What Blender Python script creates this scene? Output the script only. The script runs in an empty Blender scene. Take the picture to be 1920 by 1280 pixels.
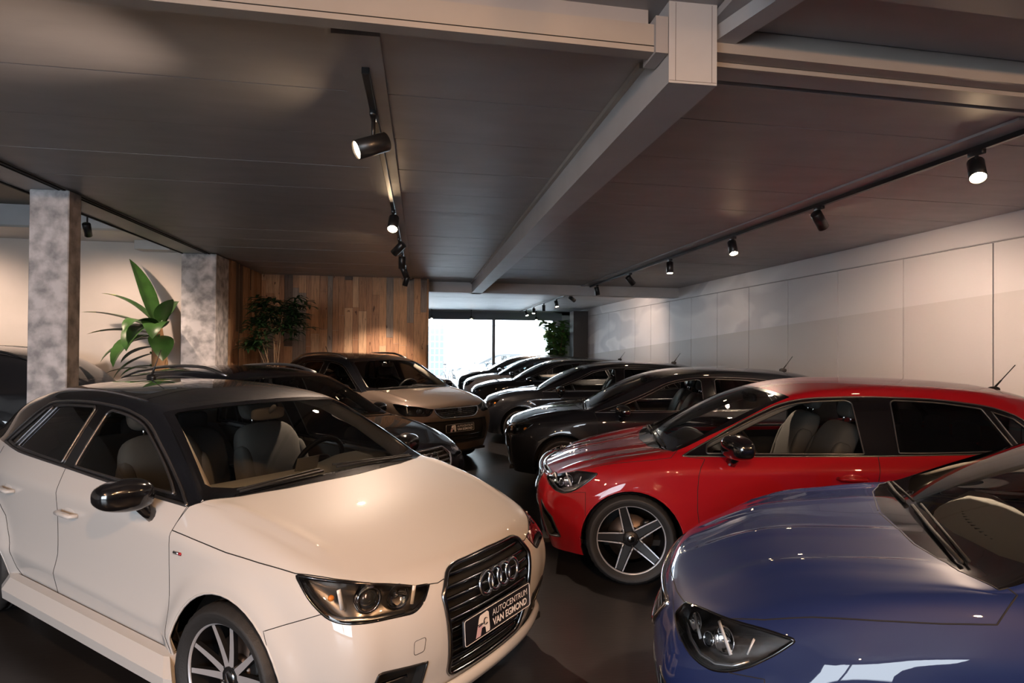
import bpy, bmesh, math, random
import numpy as np
from mathutils import Vector, Matrix, geometry
from mathutils.bvhtree import BVHTree
C = bpy.context.scene.collection
SC = bpy.context.scene
R = math.radians

# ------------------------------------------------------------------ camera, world, exposure
F_PX = 1160.0
YAW, PITCH, ROLL, CAM_H = math.atan(170/F_PX), math.atan(11.3/F_PX), 0.0075, 1.655
_f = Vector((math.sin(YAW)*math.cos(PITCH), math.cos(YAW)*math.cos(PITCH), math.sin(PITCH)))
_r = Vector((math.cos(YAW), -math.sin(YAW), 0)); _u = _r.cross(_f)
_c, _s = math.cos(ROLL), math.sin(ROLL)
_r2, _u2 = _c*_r + _s*_u, -_s*_r + _c*_u
cam_d = bpy.data.cameras.new('camera'); cam = bpy.data.objects.new('camera', cam_d); C.objects.link(cam)
cam_d.sensor_width = 36.0; cam_d.lens = 36.0*F_PX/1920; cam_d.clip_start = 0.05; cam_d.clip_end = 200
cam.matrix_world = Matrix(((_r2.x, _u2.x, -_f.x, 0), (_r2.y, _u2.y, -_f.y, 0), (_r2.z, _u2.z, -_f.z, CAM_H), (0, 0, 0, 1)))
SC.camera = cam
SC.view_settings.view_transform = 'Standard'; SC.view_settings.look = 'None'
SC.view_settings.exposure = 1.35; SC.view_settings.gamma = 1.0; SC.view_settings.use_curve_mapping = False
SC.cycles.use_denoising = True
SC.cycles.max_bounces = 8; SC.cycles.transparent_max_bounces = 24; SC.cycles.glossy_bounces = 4; SC.cycles.diffuse_bounces = 4
SC.cycles.sample_clamp_indirect = 4.0; SC.cycles.caustics_reflective = False; SC.cycles.caustics_refractive = False
world = bpy.data.worlds.new('sky'); SC.world = world; world.use_nodes = True
world.node_tree.nodes['Background'].inputs[0].default_value = (0.80, 0.90, 1.0, 1)
world.node_tree.nodes['Background'].inputs[1].default_value = 6.3

# ------------------------------------------------------------------ materials
_M = {}
def mat(name, col, rough=0.5, metal=0.0, coat=0.0, coat_rough=0.03, spec=0.5, bump=None, emit=None, es=1.0, build=None):
    if name in _M: return _M[name]
    m = bpy.data.materials.new(name); m.use_nodes = True
    b = m.node_tree.nodes['Principled BSDF']
    b.inputs['Base Color'].default_value = (*col, 1); b.inputs['Roughness'].default_value = rough
    b.inputs['Metallic'].default_value = metal; b.inputs['Coat Weight'].default_value = coat
    b.inputs['Coat Roughness'].default_value = coat_rough; b.inputs['Specular IOR Level'].default_value = spec
    if emit:
        b.inputs['Emission Color'].default_value = (*emit, 1); b.inputs['Emission Strength'].default_value = es
    if bump:
        t = m.node_tree; n = t.nodes.new('ShaderNodeTexNoise'); n.inputs['Scale'].default_value = bump[0]; n.inputs['Detail'].default_value = 4
        tc = t.nodes.new('ShaderNodeTexCoord'); t.links.new(tc.outputs['Object'], n.inputs['Vector'])
        bp = t.nodes.new('ShaderNodeBump'); bp.inputs['Strength'].default_value = bump[1]; bp.inputs['Distance'].default_value = 0.01
        t.links.new(n.outputs['Fac'], bp.inputs['Height']); t.links.new(bp.outputs['Normal'], b.inputs['Normal'])
    if build: build(m.node_tree, b)
    _M[name] = m; return m

def paint(name, col, flake=0.0, rough=0.35):
    def bd(t, b):
        if flake:
            tc = t.nodes.new('ShaderNodeTexCoord'); n = t.nodes.new('ShaderNodeTexNoise')
            n.inputs['Scale'].default_value = 900; t.links.new(tc.outputs['Object'], n.inputs['Vector'])
            mx = t.nodes.new('ShaderNodeMix'); mx.data_type = 'RGBA'
            mx.inputs[6].default_value = (*[c*0.8 for c in col], 1); mx.inputs[7].default_value = (*[min(1, c*1.25+0.004) for c in col], 1)
            t.links.new(n.outputs['Fac'], mx.inputs[0]); t.links.new(mx.outputs[2], b.inputs['Base Color'])
    return mat(name, col, max(rough, .45), metal=flake, coat=1.0, coat_rough=0.015, spec=.12, build=bd)

def glass(name, tint=(0.75, 0.8, 0.78), refl=1.0):
    if name in _M: return _M[name]
    m = bpy.data.materials.new(name); m.use_nodes = True; t = m.node_tree; t.nodes.clear()
    o = t.nodes.new('ShaderNodeOutputMaterial'); mx = t.nodes.new('ShaderNodeMixShader')
    tr = t.nodes.new('ShaderNodeBsdfTransparent'); gl = t.nodes.new('ShaderNodeBsdfGlossy')
    fr = t.nodes.new('ShaderNodeFresnel'); fr.inputs[0].default_value = 1.5
    ma = t.nodes.new('ShaderNodeMath'); ma.operation = 'MULTIPLY'; ma.inputs[1].default_value = 1.6*refl; ma.use_clamp = True
    tr.inputs[0].default_value = (*tint, 1); gl.inputs['Roughness'].default_value = 0.0
    t.links.new(fr.outputs[0], ma.inputs[0]); t.links.new(ma.outputs[0], mx.inputs[0])
    t.links.new(tr.outputs[0], mx.inputs[1]); t.links.new(gl.outputs[0], mx.inputs[2]); t.links.new(mx.outputs[0], o.inputs[0])
    _M[name] = m; return m

BLACK = mat('black_plastic', (0.012, 0.012, 0.013), 0.35)
GLOSS = mat('gloss_black', (0.004, 0.004, 0.005), 0.15, coat=1.0)
MATTE = mat('matte_black', (0.006, 0.006, 0.006), 0.8)
RUBBER = mat('tyre_rubber', (0.016, 0.016, 0.017), 0.62, bump=(160, 0.15))
CHROME = mat('chrome', (0.75, 0.75, 0.77), 0.08, 1.0)
DCHROME = mat('dark_chrome', (0.22, 0.22, 0.23), 0.16, 1.0)
SATIN = mat('satin_aluminium', (0.55, 0.56, 0.58), 0.32, 1.0)
ALLOY = mat('machined_alloy', (0.55, 0.56, 0.60), 0.35, .55)
ALLOYD = mat('dark_alloy_paint', (0.007, 0.007, 0.008), 0.4)
DISC = mat('brake_disc', (0.20, 0.16, 0.14), 0.4, 1.0)
REFL = mat('lamp_reflector', (0.85, 0.85, 0.86), 0.06, 1.0)
AMBER = mat('amber_lens', (0.8, 0.25, 0.03), 0.2)
GLASS = glass('clear_window_glass', (0.92, 0.94, 0.92), .6)
TINT = glass('privacy_window_glass', (0.10, 0.11, 0.12))
LENS = glass('lamp_lens', (0.93, 0.94, 0.95))
WHITEP = mat('white_print', (0.80, 0.78, 0.80), 0.5)

# ------------------------------------------------------------------ mesh helpers
class MB:
    """collects shapes into one mesh"""
    def __init__(s): s.bm = bmesh.new(); s.T = Matrix()
    def _add(s, vs, fs, smooth=False, mi=0):
        V = [s.bm.verts.new(s.T @ Vector(v)) for v in vs]
        for f in fs:
            try:
                F = s.bm.faces.new([V[i] for i in f]); F.smooth = smooth; F.material_index = mi
            except ValueError: pass
        return V
    def box(s, c, d, rz=0.0, rot=None, mi=0):
        h = [Vector((sx*d[0]/2, sy*d[1]/2, sz*d[2]/2)) for sx in (-1, 1) for sy in (-1, 1) for sz in (-1, 1)]
        M = rot if rot is not None else Matrix.Rotation(rz, 3, 'Z')
        s._add([M @ v + Vector(c) for v in h], [(0, 1, 3, 2), (4, 6, 7, 5), (0, 4, 5, 1), (2, 3, 7, 6), (0, 2, 6, 4), (1, 5, 7, 3)], mi=mi); return s
    def rbox(s, c, d, r=0.02, seg=3, rot=None, smooth=True, mi=0):
        t = bmesh.new(); bmesh.ops.create_cube(t, size=1.0)
        for v in t.verts: v.co = Vector((v.co.x*d[0], v.co.y*d[1], v.co.z*d[2]))
        bmesh.ops.bevel(t, geom=list(t.edges), offset=min(r, min(d)*0.49), segments=seg, affect='EDGES', profile=0.5)
        M = rot if rot is not None else Matrix.Identity(3)
        idx = {v: i for i, v in enumerate(t.verts)}
        s._add([M @ v.co + Vector(c) for v in t.verts], [[idx[v] for v in f.verts] for f in t.faces], smooth, mi); t.free(); return s
    def tube(s, pts, rad, n=8, closed=False, caps=True, flat=1.0, up=None, mi=0):
        pts = [Vector(p) for p in pts]; N = len(pts)
        if N < 2: return s
        rads = rad if isinstance(rad, (list, tuple)) else [rad]*N
        vs = []; prev = None
        for i, p in enumerate(pts):
            a = pts[i-1] if (i > 0 or closed) else p; b = pts[(i+1) % N] if (i < N-1 or closed) else p
            t = (b-a)
            if t.length < 1e-9: t = Vector((1, 0, 0))
            t.normalize()
            if prev is None:
                ref = Vector(up) if up else (Vector((0, 0, 1)) if abs(t.z) < 0.9 else Vector((0, 1, 0)))
            else: ref = prev
            n1 = (ref - t*ref.dot(t))
            if n1.length < 1e-6: n1 = t.orthogonal()
            n1.normalize(); n2 = t.cross(n1); prev = n1
            for k in range(n):
                an = 2*math.pi*k/n; vs.append(p + n1*math.cos(an)*rads[i] + n2*math.sin(an)*rads[i]*flat)
        fs = []
        for i in range(N if closed else N-1):
            j = (i+1) % N
            for k in range(n): fs.append((i*n+k, i*n+(k+1) % n, j*n+(k+1) % n, j*n+k))
        if caps and not closed: fs += [tuple(range(n))[::-1], tuple(range((N-1)*n, N*n))]
        s._add(vs, fs, True, mi); return s
    def lathe(s, prof, n=48, axis='Y', c=(0, 0, 0), a0=0.0, a1=2*math.pi, smooth=True, mi=0):
        """prof: list of (radius, along)"""
        full = abs(a1-a0-2*math.pi) < 1e-6; m = n if full else n+1; vs = []
        for i in range(m):
            a = a0+(a1-a0)*i/n
            for r, h in prof:
                q = (r*math.cos(a), h, r*math.sin(a)) if axis == 'Y' else ((r*math.cos(a), r*math.sin(a), h) if axis == 'Z' else (h, r*math.cos(a), r*math.sin(a)))
                vs.append(Vector(q)+Vector(c))
        k = len(prof); fs = []
        for i in range(n):
            j = (i+1) % m
            for q in range(k-1): fs.append((i*k+q, i*k+q+1, j*k+q+1, j*k+q))
        s._add(vs, fs, smooth, mi); return s
    def prism(s, poly, d, axis='Y', c=(0, 0, 0), bev=0.0, mi=0):
        """poly of 2D points extruded symmetric by d along axis; poly axes: Y->(x,z), X->(y,z), Z->(x,y)"""
        f = {'Y': lambda u, v, w: (u, w, v), 'X': lambda u, v, w: (w, u, v), 'Z': lambda u, v, w: (u, v, w)}[axis]
        N = len(poly); vs = [Vector(f(u, v, -d/2))+Vector(c) for u, v in poly]+[Vector(f(u, v, d/2))+Vector(c) for u, v in poly]
        fs = [(i, (i+1) % N, N+(i+1) % N, N+i) for i in range(N)]+[tuple(range(N))[::-1], tuple(range(N, 2*N))]
        s._add(vs, fs, False, mi); return s
    def quad(s, a, b, c, d, mi=0): s._add([a, b, c, d], [(0, 1, 2, 3)], mi=mi); return s
    def sphere(s, c, r, u=16, v=10, sc=(1, 1, 1), mi=0):
        prof = [(r*math.sin(math.pi*i/v)+1e-5, -r*math.cos(math.pi*i/v)) for i in range(v+1)]
        n0 = len(s.bm.verts); T0 = s.T; s.T = T0 @ Matrix.Translation(c) @ Matrix.Diagonal((*sc, 1)); s.lathe(prof, u, 'Z', mi=mi); s.T = T0; return s
    def build(s, name, m, parent=None, kind=None, loc=None, norm=True):
        if norm: bmesh.ops.recalc_face_normals(s.bm, faces=s.bm.faces)
        me = bpy.data.meshes.new(name); s.bm.to_mesh(me); s.bm.free()
        for q in (m if isinstance(m, (list, tuple)) else [m]): me.materials.append(q)
        o = bpy.data.objects.new(name, me); C.objects.link(o)
        if parent: o.parent = parent
        if kind: o['kind'] = kind
        if loc: o.location = loc
        return o
def tag(o, label, cat, group=None):
    o['label'] = label; o['category'] = cat
    if group: o['group'] = group
    return o
def empty(name, loc, rz=0.0):
    o = bpy.data.objects.new(name, None); C.objects.link(o); o.location = loc; o.rotation_euler = (0, 0, rz); o.empty_display_size = 0.2
    return o
def pchip(pts):
    xs = np.array([p[0] for p in pts], float); ys = np.array([p[1] for p in pts], float)
    h = np.diff(xs); d = np.diff(ys)/h; m = np.zeros(len(xs))
    m[0], m[-1] = d[0], d[-1]
    for i in range(1, len(xs)-1):
        if d[i-1]*d[i] > 0:
            w1, w2 = 2*h[i]+h[i-1], h[i]+2*h[i-1]; m[i] = (w1+w2)/(w1/d[i-1]+w2/d[i])
    def f(x):
        x = min(max(x, xs[0]), xs[-1]); i = min(max(int(np.searchsorted(xs, x))-1, 0), len(h)-1)
        t = (x-xs[i])/h[i]
        return float((2*t**3-3*t**2+1)*ys[i]+(t**3-2*t**2+t)*h[i]*m[i]+(-2*t**3+3*t**2)*ys[i+1]+(t**3-t**2)*h[i]*m[i+1])
    return f
def round_poly(pts, rad, n=4):
    """round the corners of a closed 2D/3D polygon; rad one number or a list"""
    P = [Vector(p) for p in pts]; N = len(P); out = []
    for i in range(N):
        r = rad[i] if isinstance(rad, (list, tuple)) else rad
        a, p, b = P[i-1], P[i], P[(i+1) % N]; da, db = (a-p), (b-p)
        r = min(r, da.length*0.45, db.length*0.45)
        if r < 1e-5: out.append(p); continue
        A, B = p+da.normalized()*r, p+db.normalized()*r
        for k in range(n+1):
            t = k/n; out.append(A*(1-t)**2+p*2*t*(1-t)+B*t*t)
    return out
def text_mesh(body, size, bold=0.0):
    cu = bpy.data.curves.new('txt', 'FONT'); cu.body = body; cu.size = size; cu.offset = bold; cu.resolution_u = 3
    o = bpy.data.objects.new('txt', cu); C.objects.link(o); dg = bpy.context.evaluated_depsgraph_get(); dg.update()
    me = o.evaluated_get(dg).to_mesh(); vs = [v.co.copy() for v in me.vertices]; fs = [list(p.vertices) for p in me.polygons]
    bpy.data.objects.remove(o); bpy.data.curves.remove(cu); return vs, fs

# ------------------------------------------------------------------ car body engine
# local car frame: x = 0 at the nose and grows to the tail, +y is the car's right, z up
class Body:
    def __init__(s, sp):
        s.sp = sp; s.make_cage(); s.subdivide(); s.displace(); s.index()
    def make_cage(s):
        sp = s.sp; xs = sp['xs']; n = len(xs)
        zf = [pchip(k) for k in sp['z']]; yf = [pchip(k) for k in sp['y']]
        w = [0, 0, 0, 0, 0, .22, .42, .82, 1.0]
        P = {}; s.cr = {}
        for i, x in enumerate(xs):
            for k in range(9):
                X = x+sp['bow'][i]*w[k]
                if i == 0: X += sp['fcx'][k]
                if i == n-1: X += sp['rcx'][k]
                P[('s', i, k)] = (X, yf[k](x) if k < 8 else 0.0, zf[k](x))
        for nm, i, cx, cz, p in (('f', 0, sp['fx'], sp['fz'], sp.get('fp', 2.6)), ('r', n-1, sp['rx'], sp['rz'], sp.get('rp', 2.6))):
            top = [P[('s', i, 4+a)] for a in range(5)]
            for b in range(4):
                cor = P[('s', i, b)]
                for a in range(1, 5):
                    q = top[a][1]/top[0][1]; y = cor[1]*q
                    P[(nm, a, b)] = (cx[b]+(cor[0]-cx[b])*q**p, y, cz[b]+(cor[2]-cz[b])*q**2)
        def key(t):
            nm, a, b = t
            if nm in 'fr':
                i = 0 if nm == 'f' else n-1
                if a == 0: return ('s', i, b)
                if b == 4: return ('s', i, 4+a)
            return t
        quads = []
        for i in range(n-1):
            for k in range(8): quads.append([('s', i, k), ('s', i+1, k), ('s', i+1, k+1), ('s', i, k+1)])
        for nm in 'fr':
            for a in range(4):
                for b in range(4):
                    q = [key((nm, a, b)), key((nm, a, b+1)), key((nm, a+1, b+1)), key((nm, a+1, b))]
                    quads.append(q if nm == 'f' else q[::-1])
        vs = []; ids = {}
        for side in (1, -1):
            for kk, p in P.items():
                if abs(p[1]) < 1e-9:
                    if side == 1: ids[(1, kk)] = ids[(-1, kk)] = len(vs); vs.append(p)
                else: ids[(side, kk)] = len(vs); vs.append((p[0], p[1]*side, p[2]))
        fs = []
        for q in quads:
            fs.append([ids[(1, k)] for k in q][::-1]); fs.append([ids[(-1, k)] for k in q])
        s.cage_v, s.cage_f, s.ids = vs, fs, ids
        cr = {}
        for (i0, i1, k0, k1, val) in sp.get('crease', []):
            for i in range(i0, i1+1):
                for k in range(k0, k1+1):
                    for (j, l) in (((i+1), k),) if k0 == k1 else ((i, k+1),):
                        if j > i1 or l > k1: continue
                        for sd in (1, -1):
                            a, b = ids.get((sd, ('s', i, k))), ids.get((sd, ('s', j, l)))
                            if a is not None and b is not None: cr[(min(a, b), max(a, b))] = val
        s.cr = cr
    def subdivide(s):
        me = bpy.data.meshes.new('cage'); tgt = np.array(s.cage_v); cur = tgt.copy()
        me.from_pydata([tuple(v) for v in cur], [], s.cage_f); me.update()
        if s.cr:
            at = me.attributes.new('crease_edge', 'FLOAT', 'EDGE')
            for e in me.edges:
                a, b = sorted(e.vertices)
                at.data[e.index].value = s.cr.get((a, b), 0.0)
        o = bpy.data.objects.new('cage', me); C.objects.link(o)
        md = o.modifiers.new('s', 'SUBSURF'); md.levels = 1; md.render_levels = 1
        nC = len(cur)
        def ev(lv):
            md.levels = lv; me.vertices.foreach_set('co', cur.ravel()); me.update()
            dg = bpy.context.evaluated_depsgraph_get(); dg.update()
            r = o.evaluated_get(dg).to_mesh(); V = np.zeros(len(r.vertices)*3); r.vertices.foreach_get('co', V)
            return V.reshape(-1, 3), [tuple(p.vertices) for p in r.polygons]
        for _ in range(3):
            V, _f2 = ev(2); cur += (tgt-V[:nC])*0.8
        V, Fs = ev(s.sp.get('level', 3))
        bpy.data.objects.remove(o); bpy.data.meshes.remove(me)
        s.V, s.F = V, Fs
    def displace(s):
        sp = s.sp; V = s.V; Rw = sp['arch_r']
        if sp.get('warp'):
            for i in range(len(V)): V[i] = sp['warp'](V[i])
        for ax in sp['axles']:
            r = np.hypot(V[:, 0]-ax, V[:, 2]-sp['hub_z'])
            t = np.clip((r-Rw-0.015)/0.10, 0, 1); bump = sp['flare']*(1-t*t*(3-2*t))
            side = np.abs(V[:, 1]) > 0.5
            V[:, 1] += np.where(side, np.sign(V[:, 1])*bump, 0)
        for pts, hgt, w in sp.get('ridges', []):
            xs = [p[0] for p in pts]; yr = np.interp(V[:, 0], xs, [p[1] for p in pts])
            fade = np.clip((V[:, 0]-xs[0])/.15, 0, 1)*np.clip((xs[-1]-V[:, 0])/.15, 0, 1)
            ok = (V[:, 2] > .62) & (V[:, 0] < xs[-1])
            d = np.abs(np.abs(V[:, 1])-yr)/w
            V[:, 2] += np.where(ok, hgt*np.clip(1-d, 0, 1)*fade, 0)
    def index(s):
        me = bpy.data.meshes.new('d'); me.from_pydata([tuple(v) for v in s.V], [], s.F); me.update()
        s.N = [v.normal.copy() for v in me.vertices]
        bm = bmesh.new(); bm.from_mesh(me); bmesh.ops.triangulate(bm, faces=bm.faces)
        s.tv = [v.co.copy() for v in bm.verts]; s.tf = [tuple(v.index for v in f.verts) for f in bm.faces]; bm.free()
        s.bvh = BVHTree.FromPolygons(s.tv, s.tf)
        s.bm = bmesh.new(); s.bm.from_mesh(me); bpy.data.meshes.remove(me)
        s.lay = s.bm.faces.layers.int.new('part'); s.bm.faces.ensure_lookup_table()
        s.tags = ['body']
    def normal_at(s, p):
        loc, n, i, d = s.bvh.find_nearest(p)
        a, b, c = s.tf[i]; A, B, Cc = s.tv[a], s.tv[b], s.tv[c]
        v0, v1, v2 = B-A, Cc-A, loc-A; d00, d01, d11, d20, d21 = v0.dot(v0), v0.dot(v1), v1.dot(v1), v2.dot(v0), v2.dot(v1)
        den = d00*d11-d01*d01
        if abs(den) < 1e-14: return s.N[a]
        v = (d11*d20-d01*d21)/den; w = (d00*d21-d01*d20)/den
        return (s.N[a]*(1-v-w)+s.N[b]*v+s.N[c]*w).normalized()
    def hit(s, o, d, dist=10):
        l, n, i, dd = s.bvh.ray_cast(Vector(o), Vector(d).normalized(), dist); return l
    def side_pt(s, x, z, sd=1, off=0.0):
        l = s.hit((x, sd*2.0, z), (0, -sd, 0))
        if l is None: return None
        return l+s.normal_at(l)*off
    def front_pt(s, y, z, off=0.0):
        l = s.hit((-2, y, z), (1, 0, 0))
        if l is None: return None
        return l+s.normal_at(l)*off
    def top_pt(s, x, y, off=0.0):
        l = s.hit((x, y, 3), (0, 0, -1))
        if l is None: return None
        return l+s.normal_at(l)*off
    def tagid(s, t):
        if t not in s.tags: s.tags.append(t)
        return s.tags.index(t)
    def cut(s, poly, d, name, only=('body',), flt=None, anyn=False):
        """poly: closed 3D points seen along direction d (pointing into the car)"""
        d = Vector(d).normalized(); P = [Vector(p) for p in poly]
        u = d.orthogonal().normalized(); v = d.cross(u)
        P2 = [Vector((p.dot(u), p.dot(v))) for p in P]
        area = sum(P2[i-1].x*P2[i].y-P2[i].x*P2[i-1].y for i in range(len(P2)))
        if area < 0: P.reverse(); P2.reverse()
        N = len(P2); convex = all(((P2[i]-P2[i-1]).cross(P2[(i+1) % N]-P2[i])) > -1e-7 for i in range(N))
        if convex: pieces = [P]
        else:
            pieces = [[P[i] for i in t] for t in geometry.tessellate_polygon([[Vector((q.x, q.y, 0)) for q in P2]])]
        ok = {s.tagid(t) for t in only}; tid = s.tagid(name); nl = s.lay
        lo = (min(q.x for q in P2)-1e-4, min(q.y for q in P2)-1e-4); hi = (max(q.x for q in P2)+1e-4, max(q.y for q in P2)+1e-4)
        cand = []; s.bm.normal_update()
        for f in s.bm.faces:
            if f[nl] not in ok: continue
            if not anyn and f.normal.dot(d) > -0.02: continue
            if flt and not flt(f.calc_center_median()): continue
            q = [(v_.co.dot(u), v_.co.dot(v)) for v_ in f.verts]
            if max(a[0] for a in q) < lo[0] or min(a[0] for a in q) > hi[0] or max(a[1] for a in q) < lo[1] or min(a[1] for a in q) > hi[1]: continue
            cand.append(f)
        for pc in pieces:
            q2 = [Vector((p.dot(u), p.dot(v))) for p in pc]
            ar = sum(q2[i-1].x*q2[i].y-q2[i].x*q2[i-1].y for i in range(len(q2)))
            if ar < 0: pc = pc[::-1]
            cur = [f for f in cand if f.is_valid and f[nl] in ok]; rest = []
            for i in range(len(pc)):
                a, b = pc[i-1], pc[i]
                e = (b-a); e = e-d*e.dot(d)
                if e.length < 1e-6: continue
                no = d.cross(e).normalized()   # points to inside for ccw polygons
                if not cur: break
                geom = list(set(v_ for f in cur for v_ in f.verts))+list(set(e_ for f in cur for e_ in f.edges))+cur
                r = bmesh.ops.bisect_plane(s.bm, geom=geom, dist=1e-5, plane_co=a, plane_no=no)
                nf = [g for g in r['geom'] if isinstance(g, bmesh.types.BMFace) and g.is_valid]
                cur = []
                for f in nf:
                    if (f.calc_center_median()-a).dot(no) > 0: cur.append(f)
                    else: rest.append(f)
            for f in cur: f[nl] = tid
            if len(pieces) > 1: cand = list({f for f in cand+rest if f.is_valid and f[nl] in ok})
    def loops(s, name):
        """boundary loops of a tagged region as lists of points"""
        t = s.tagid(name); nl = s.lay; E = []
        for e in {e for f in s.bm.faces if f[nl] == t for e in f.edges}:
            if sum(1 for f in e.link_faces if f[nl] == t) == 1: E.append(e)
        E.sort(key=lambda e: (round(e.verts[0].co.x, 5), round(e.verts[0].co.y, 5), round(e.verts[0].co.z, 5)))
        adj = {}
        for e in E:
            for v in e.verts: adj.setdefault(v, []).append(e)
        seen = set(); out = []
        for e0 in E:
            if e0 in seen: continue
            seen.add(e0); lp = [e0.verts[0], e0.verts[1]]; closed = False
            while True:
                nx = [e for e in adj[lp[-1]] if e not in seen]
                if not nx: break
                seen.add(nx[0]); v = nx[0].other_vert(lp[-1])
                if v == lp[0]: closed = True; break
                lp.append(v)
            out.append(([v.co.copy() for v in lp], closed))
        return out
    def trim_tube(s, mb, name, rad, off=0.0, n=6, flt=None):
        for lp, closed in s.loops(name):
            pts = []
            for p in lp:
                if flt and not flt(p): 
                    if len(pts) > 2: mb.tube(pts, rad, n)
                    pts = []; closed = False; continue
                if pts and (p-pts[-1]).length < rad*0.8: continue
                pts.append(p+s.normal_at(p)*off)
            if len(pts) > 2: mb.tube(pts, rad, n, closed=closed)
    def extract(s, name, m, parent, part=None, off=0.0, thick=0.0, flt=None, recess=0.0):
        if name not in s.tags: return None
        t = s.tagid(name); fs = [f for f in s.bm.faces if f[s.lay] == t and (not flt or flt(f.calc_center_median()))]
        if not fs: return None
        vm = {}; vs = []; ns = []
        for f in fs:
            for v in f.verts:
                if v not in vm:
                    n = s.normal_at(v.co); vm[v] = len(vs); vs.append(v.co+n*off); ns.append(n)
        F = [[vm[v] for v in f.verts] for f in fs]
        nf = len(F)
        if thick:
            # a flange turned inwards along the open border gives the panel an edge
            cnt = {}
            for f in F:
                for i in range(len(f)):
                    a, b = f[i-1], f[i]; cnt.setdefault((min(a, b), max(a, b)), []).append((a, b))
            m2 = {}
            for k, l in cnt.items():
                if len(l) == 1:
                    a, b = l[0]
                    for q in (a, b):
                        if q not in m2: m2[q] = len(vs); vs.append(vs[q]-ns[q]*thick); ns.append(ns[q])
                    F.append([b, a, m2[a], m2[b]])
        me = bpy.data.meshes.new(part or name); me.from_pydata([tuple(v) for v in vs], [], F); me.update()
        me.polygons.foreach_set('use_smooth', [True]*len(F))
        # loop normals: smooth from the base surface, flange faces flat
        ln = []
        for p in me.polygons:
            for v in p.vertices: ln.append(tuple(ns[v]) if p.index < nf else tuple(p.normal))
        me.normals_split_custom_set(ln)
        for q in (m if isinstance(m, (list, tuple)) else [m]): me.materials.append(q)
        o = bpy.data.objects.new(part or name, me); C.objects.link(o); o.parent = parent
        return o

# ------------------------------------------------------------------ car shapes
WHITE = dict(
    xs=[.22, .38, .60, .85, 1.06, 1.20, 1.50, 1.80, 2.15, 2.55, 2.95, 3.30, 3.60, 3.84],
    bow=[-.095, -.095, -.09, -.09, -.10, -.14, -.12, -.08, -.04, 0, 0, .03, .06, .08],
    fcx=[.04, 0, -.03, -.01, .02, .01, 0, 0, 0], rcx=[-.04, 0, .02, .02, 0, 0, 0, 0, 0],
    fx=[.13, .07, .045, .055], fz=[.20, .34, .50, .66], rx=[3.90, 3.95, 3.97, 3.96], rz=[.27, .42, .62, .86],
    z=[[(.22, .20), (.6, .19), (3.3, .19), (3.84, .27)],
       [(.22, .34), (.6, .36), (1.2, .405), (3.0, .455), (3.84, .47)],
       [(.22, .50), (1.2, .56), (3.0, .60), (3.84, .62)],
       [(.22, .64), (.6, .73), (1.2, .815), (2.5, .865), (3.84, .885)],
       [(.22, .725), (.6, .835), (1.06, .925), (1.2, .945), (2.2, .995), (3.3, 1.035), (3.84, 1.02)],
       [(.22, .745), (.6, .865), (1.06, .95), (1.2, .965), (1.5, 1.06), (1.8, 1.15), (2.15, 1.19), (2.95, 1.2), (3.3, 1.19), (3.6, 1.15), (3.84, 1.06)],
       [(.22, .76), (.6, .89), (1.06, .965), (1.2, .985), (1.5, 1.165), (1.8, 1.305), (2.15, 1.355), (2.55, 1.375), (2.95, 1.36), (3.3, 1.32), (3.6, 1.24), (3.84, 1.08)],
       [(.22, .772), (.6, .905), (1.06, .975), (1.2, .99), (1.5, 1.19), (1.8, 1.345), (2.15, 1.40), (2.55, 1.415), (2.95, 1.405), (3.3, 1.37), (3.6, 1.28), (3.84, 1.09)],
       [(.22, .775), (.6, .91), (1.06, .98), (1.2, .995), (1.5, 1.195), (1.8, 1.355), (2.15, 1.41), (2.55, 1.425), (2.95, 1.415), (3.3, 1.38), (3.6, 1.29), (3.84, 1.09)]],
    y=[[(.22, .66), (.6, .79), (1.2, .80), (3.2, .805), (3.84, .68)],
       [(.22, .70), (.5, .825), (1.2, .873), (3.0, .880), (3.84, .75)],
       [(.22, .725), (.5, .835), (1.2, .861), (3.0, .866), (3.84, .77)],
       [(.22, .71), (.5, .81), (1.2, .858), (3.0, .866), (3.84, .75)],
       [(.22, .64), (.5, .755), (1.2, .79), (2.2, .80), (3.0, .79), (3.84, .66)],
       [(.22, .54), (.5, .66), (1.06, .745), (1.2, .76), (1.5, .715), (1.8, .69), (2.2, .69), (3.0, .67), (3.84, .60)],
       [(.22, .42), (.5, .54), (1.06, .68), (1.2, .71), (1.5, .64), (1.8, .585), (2.2, .565), (3.0, .55), (3.84, .52)],
       [(.22, .22), (.5, .28), (1.2, .37), (1.8, .30), (3.0, .29), (3.84, .28)]],
    crease=[(2, 12, 3, 3, .85), (3, 11, 1, 1, .85), (5, 5, 6, 8, .9), (5, 11, 6, 6, .4), (0, 0, 4, 8, .3)],
    axles=(.81, 3.28), hub_z=.305, arch_r=.35, flare=.022, level=3, Rt=.305, Rr=.232, tw=.215, ridges=[([(.35, .60), (.60, .645), (1.10, .70)], .010, .045)])
def make_warp(xk, zk, ys=1.0, extra=None):
    fx, fz = pchip(xk), pchip(zk)
    x0, x1 = xk[0][0], xk[-1][0]
    def W(p):
        x, y, z = p[0], p[1], p[2]
        X = fx(x)+(x-x0 if x < x0 else 0)+(x-x1 if x > x1 else 0); Z = fz(z)+(z-zk[-1][0] if z > zk[-1][0] else 0)+(z if z < 0 else 0)
        q = (X, y*ys, Z)
        return extra(q) if extra else q
    return W
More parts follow.
